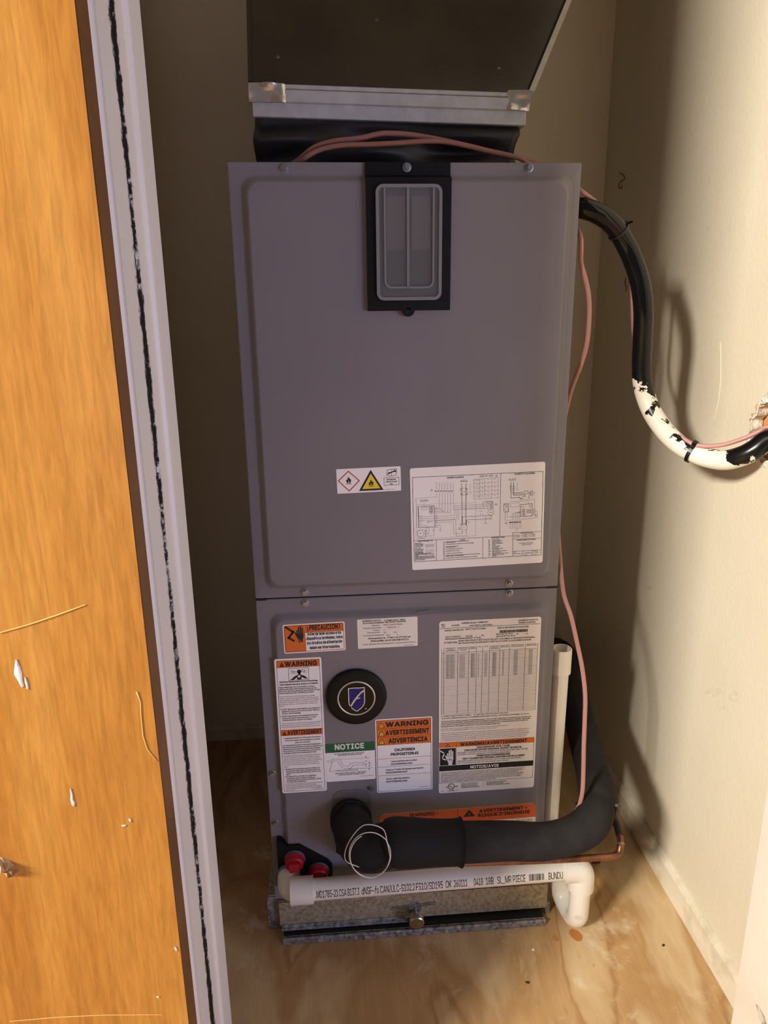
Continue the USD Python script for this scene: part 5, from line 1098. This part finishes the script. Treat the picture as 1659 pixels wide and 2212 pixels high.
trap = spline([(tx_, PY, zr - .03), (tx_, PY - .0005, .055), (tx_, PY + .002, .036), (tx_ - .001, PY + .014, .0215), (tx_ - .003, PY + .033, .0172), (tx_ - .007, PY + .052, .0225), (tx_ - .012, PY + .064, .040), (tx_ - .020, PY + .071, .075), (tx_ - .029, PY + .076, .118), (tx_ - .030, PY + .077, .150)], 8)
obj('trap_bend', sweep(trap, np.interp(np.linspace(0, 1, len(trap)), [0, .8, 1], [.0165, .0165, .0150]), 36), 'pvc_grimy', dr, smooth=40, label='white u bend of the trap touching the floor')
YR = PY + .077
p0, p1 = np.array([tx_ - .030, YR, .135]), atY(1213, 1446, YR)
p1[0] = min(p1[0], .2465); p1[0] = .2455
obj('riser', sweep([p0, (p0 + p1) / 2, p1 + (p1 - p0) * .03], .0131, 32), 'pvc_white', dr, smooth=35, label='upright white vent pipe beside the cabinet')
rz = p1[2]; tp_ = np.array([p1[0] + .0005, YR, atY(1213, 1400, YR)[2]])
obj('coupling', lathe([(.0131, rz - .004 - rz), (.0160, -.004), (.0160, tp_[2] - rz - .001), (.0152, tp_[2] - rz), (.0136, tp_[2] - rz), (.0132, tp_[2] - rz - .022), (.0, tp_[2] - rz - .024)], (p1[0], YR, rz), (0, 0, 1), 40), 'pvc_white', dr, smooth=35, label='open coupling at the top of the vent pipe')
obj('base_fitting', lathe([(.0135, -.016), (.0178, -.016), (.0178, .012), (.0135, .012)], (p0[0], YR, .150), (0, 0, 1), 36), 'pvc_grimy', dr, smooth=35)
# the line of print on the pipe, wrapped onto its curve
def pipe_text(s, px0, px1, h, el_deg=14, bold=False):
    g, f = glyphs(s, bold); m = trimesh.Trimesh(np.c_[g, np.zeros(len(g))], f, process=False)
    x0 = atY(px0, 1925 - (px0 - 650) * .079, PY - PR)[0]; x1 = atY(px1, 1925 - (px1 - 650) * .079, PY - PR)[0]
    k = (x1 - x0) / (g[:, 0].max() - g[:, 0].min())
    v = np.c_[x0 + (g[:, 0] - g[:, 0].min()) * k, g[:, 1] * h, np.zeros(len(g))]
    v, f = trimesh.remesh.subdivide_to_size(v, f, .0042)
    th = math.radians(el_deg) + (v[:, 1] - h / 2) / PR; R = PR + .00025
    return np.c_[v[:, 0], PY - R * np.cos(th), np.array([pz(q) for q in v[:, 0]]) + R * np.sin(th)], f
txt = [pipe_text(s, a, b, .0112) for s, a, b in (('.MD1785-21', 681, 756), ('CSA B137.3', 758, 826), ('dNSF®-fs', 830, 880), ('CAN/ULC-S102.2', 883, 966), ('FS10/SD195', 968, 1036 - 60 + 22), )]
txt = [pipe_text(s, a, b, .0112) for s, a, b in (('.MD1785-21', 681, 730), ('CSA B137.3', 732, 776), ('dNSF·-fs', 781, 818), ('CAN/ULC-S102.2', 821, 896), ('FS10/SD195', 899, 957), ('OK', 963, 976), ('260111', 981, 1010), ('0418', 1024, 1044), ('18B', 1050, 1067), ('SL_MR PIECE', 1075, 1136), ('BUNDU', 1186, 1217))]
rb = random.Random(9)
bx = 1144
while bx < 1176:
    w = rb.choice((.8, 1.2, 1.8)); a, b = atY(bx, 1885, PY - PR)[0], atY(bx + w, 1885, PY - PR)[0]
    vv = []
    for t in np.linspace(-.5, .5, 5):
        th = math.radians(14) + t * .0105 / PR
        for q in (a, b): vv.append((q, PY - (PR + .00025) * math.cos(th), pz(q) + (PR + .00025) * math.sin(th)))
    txt.append((np.array(vv), np.array([(k * 2, k * 2 + 1, k * 2 + 3) for k in range(4)] + [(k * 2, k * 2 + 3, k * 2 + 2) for k in range(4)]))); bx += w + rb.choice((.7, 1.1, 1.6))
obj('printing', join(*txt), 'print_ink', dr, smooth=False, label='black printed lettering along the pipe')
g, f = glyphs("Vintec'PI", False)
h_, ln = .0062, .034; k = ln / (g[:, 0].max() - g[:, 0].min())
th = math.radians(-64) + (0 - g[:, 1]) * h_ / .0131
Rr = .0131 + .0003; zz = rz - .007 - ln + (g[:, 0] - g[:, 0].min()) * k
ww = (zz - p0[2]) / (p1[2] - p0[2])
v = np.c_[p0[0] + (p1[0] - p0[0]) * ww - Rr * np.sin(th), np.full(len(g), YR) - Rr * np.cos(th), zz]
obj('printing', (v, f), 'print_ink', dr, smooth=False)

# ================================================================== small things on the floor
q = atZ(1240, 2012, 0)
def puddle(cx, cy, rx, ry, ang, seed):
    a = np.linspace(0, 2 * np.pi, 24, endpoint=False); rg_ = np.random.default_rng(seed); k = 1 + .12 * rg_.standard_normal(24); k = (k + np.roll(k, 1) + np.roll(k, -1)) / 3
    P = Polygon(np.c_[rx * k * np.cos(a), ry * k * np.sin(a)]); P = affinity.translate(affinity.rotate(P, ang), cx, cy)
    m = trimesh.creation.extrude_polygon(P, .0006); m.apply_translation([0, 0, .0001]); return m
pu = obj('floor_stain', puddle(q[0], q[1] - .008, .0085, .0125, 20, 1), 'stain_amber', smooth=False, cat='stain', label='small amber drip stain on the plywood below the white trap')
q = atZ(1200, 2027, 0)
obj('floor_stain', puddle(q[0], q[1], .004, .006, 10, 2), 'stain_amber', smooth=False, cat='stain', label='tiny amber spot on the plywood left of the larger drip stain')
q = atZ(1286, 1866, 0) + [0, 0, .0035]
ins = thing('dead_insect', 'tiny dark dead insect on the plywood under the copper tube', 'insect', q)
bd_ = trimesh.creation.icosphere(2, 1.0); bd_.apply_scale([.0065, .0028, .0024]); bd_.apply_translation(q)
hd_ = trimesh.creation.icosphere(1, .0021); hd_.apply_translation(q + [.0075, 0, 0])
obj('body', join(bd_, hd_), 'insect_dark', ins, smooth=True)
for sx in (-.003, 0, .003):
    for sy in (-1, 1):
        obj('leg', sweep([q + [sx, sy * .002, 0], q + [sx * 1.4, sy * .0055, .0012], q + [sx * 1.8, sy * .0085, -.003]], .0003, 5), 'insect_dark', ins, smooth=False)
rg_ = np.random.default_rng(12)
for (px, py, lb) in ((1151, 2052, 'white paint flake on the plywood in front of the filter rack'), (1433, 2043, 'dark curled crumb on the plywood near the right baseboard'), (1140, 2123, 'brown knot crumb on the bare plywood in front of the unit')):
    q = atZ(px, py, 0); a = np.linspace(0, 2 * np.pi, 7, endpoint=False); rr_ = .0024 * rg_.uniform(.5, 1.2, 7)
    m = trimesh.creation.extrude_polygon(Polygon(np.c_[q[0] + rr_ * np.cos(a) * 1.4, q[1] + rr_ * np.sin(a)]), .0012)
    m.apply_translation([0, 0, .0001]); obj('floor_debris', m, 'drip_white' if 'white' in lb else 'insect_dark', smooth=False, cat='debris', label=lb, kind='thing')

# cobweb wisps, a paint run and scuffs on the right wall and its jamb
for pts in ([(1338, 374), (1346, 378), (1349, 386), (1340, 392)], [(1339, 392), (1336, 402), (1341, 408), (1344, 400)], [(1352, 600), (1350, 612), (1353, 622), (1351, 630)]):
    obj('cobweb_wisp', sweep(spline([atX(x, y, XR - .0015 - .001 * (k % 2)) for k, (x, y) in enumerate(pts)], 6), .0007, 6), 'cobweb', wr, smooth=False)
obj('paint_run', sweep(spline([atX(x, y, XR - .0002) for x, y in ((1556, 740), (1557, 800), (1555, 840), (1549, 880), (1541, 905))], 6), .0006, 8), 'wall_paint', wr, smooth=True)
rs = np.random.default_rng(21)
for (x, y, sx, sy) in ((1545, 1495, 26, 10), (1585, 1505, 14, 16), (1560, 1530, 10, 6), (1530, 494, 3, 5), (1315, 566, 2, 3), (1636, 570, 4, 3), (1642, 615, 3, 6), (1400, 1270, 10, 4), (1500, 1740, 6, 2), (1440, 1900, 4, 3)):
    a = np.linspace(0, 2 * np.pi, 18, endpoint=False); k = .55 + .45 * rs.random(18)
    P = np.array([atX(x + sx * q * math.cos(t), y + sy * q * math.sin(t), XR - .00025) for t, q in zip(a, k)])
    obj('wall_scuff', (np.vstack([P, P.mean(0)]), np.array([(i, 18, (i + 1) % 18) for i in range(18)])), 'scuff_tan', wr, smooth=False)
P = np.array([(XJR - .0033, y, z) for y, z in ((-.262, .060), (-.257, .074), (-.250, .066), (-.246, .050), (-.250, .030), (-.256, .036))])
P = np.array([atX(x, y, XJR - .0035) for x, y in ((1632, 2168), (1640, 2176), (1652, 2198), (1656, 2216), (1650, 2222), (1640, 2200))])
obj('dark_scuff', (np.vstack([P, P.mean(0)]), np.array([(i, 6, (i + 1) % 6) for i in range(6)])), 'scuff_grey', '/World/trim_2', smooth=False)
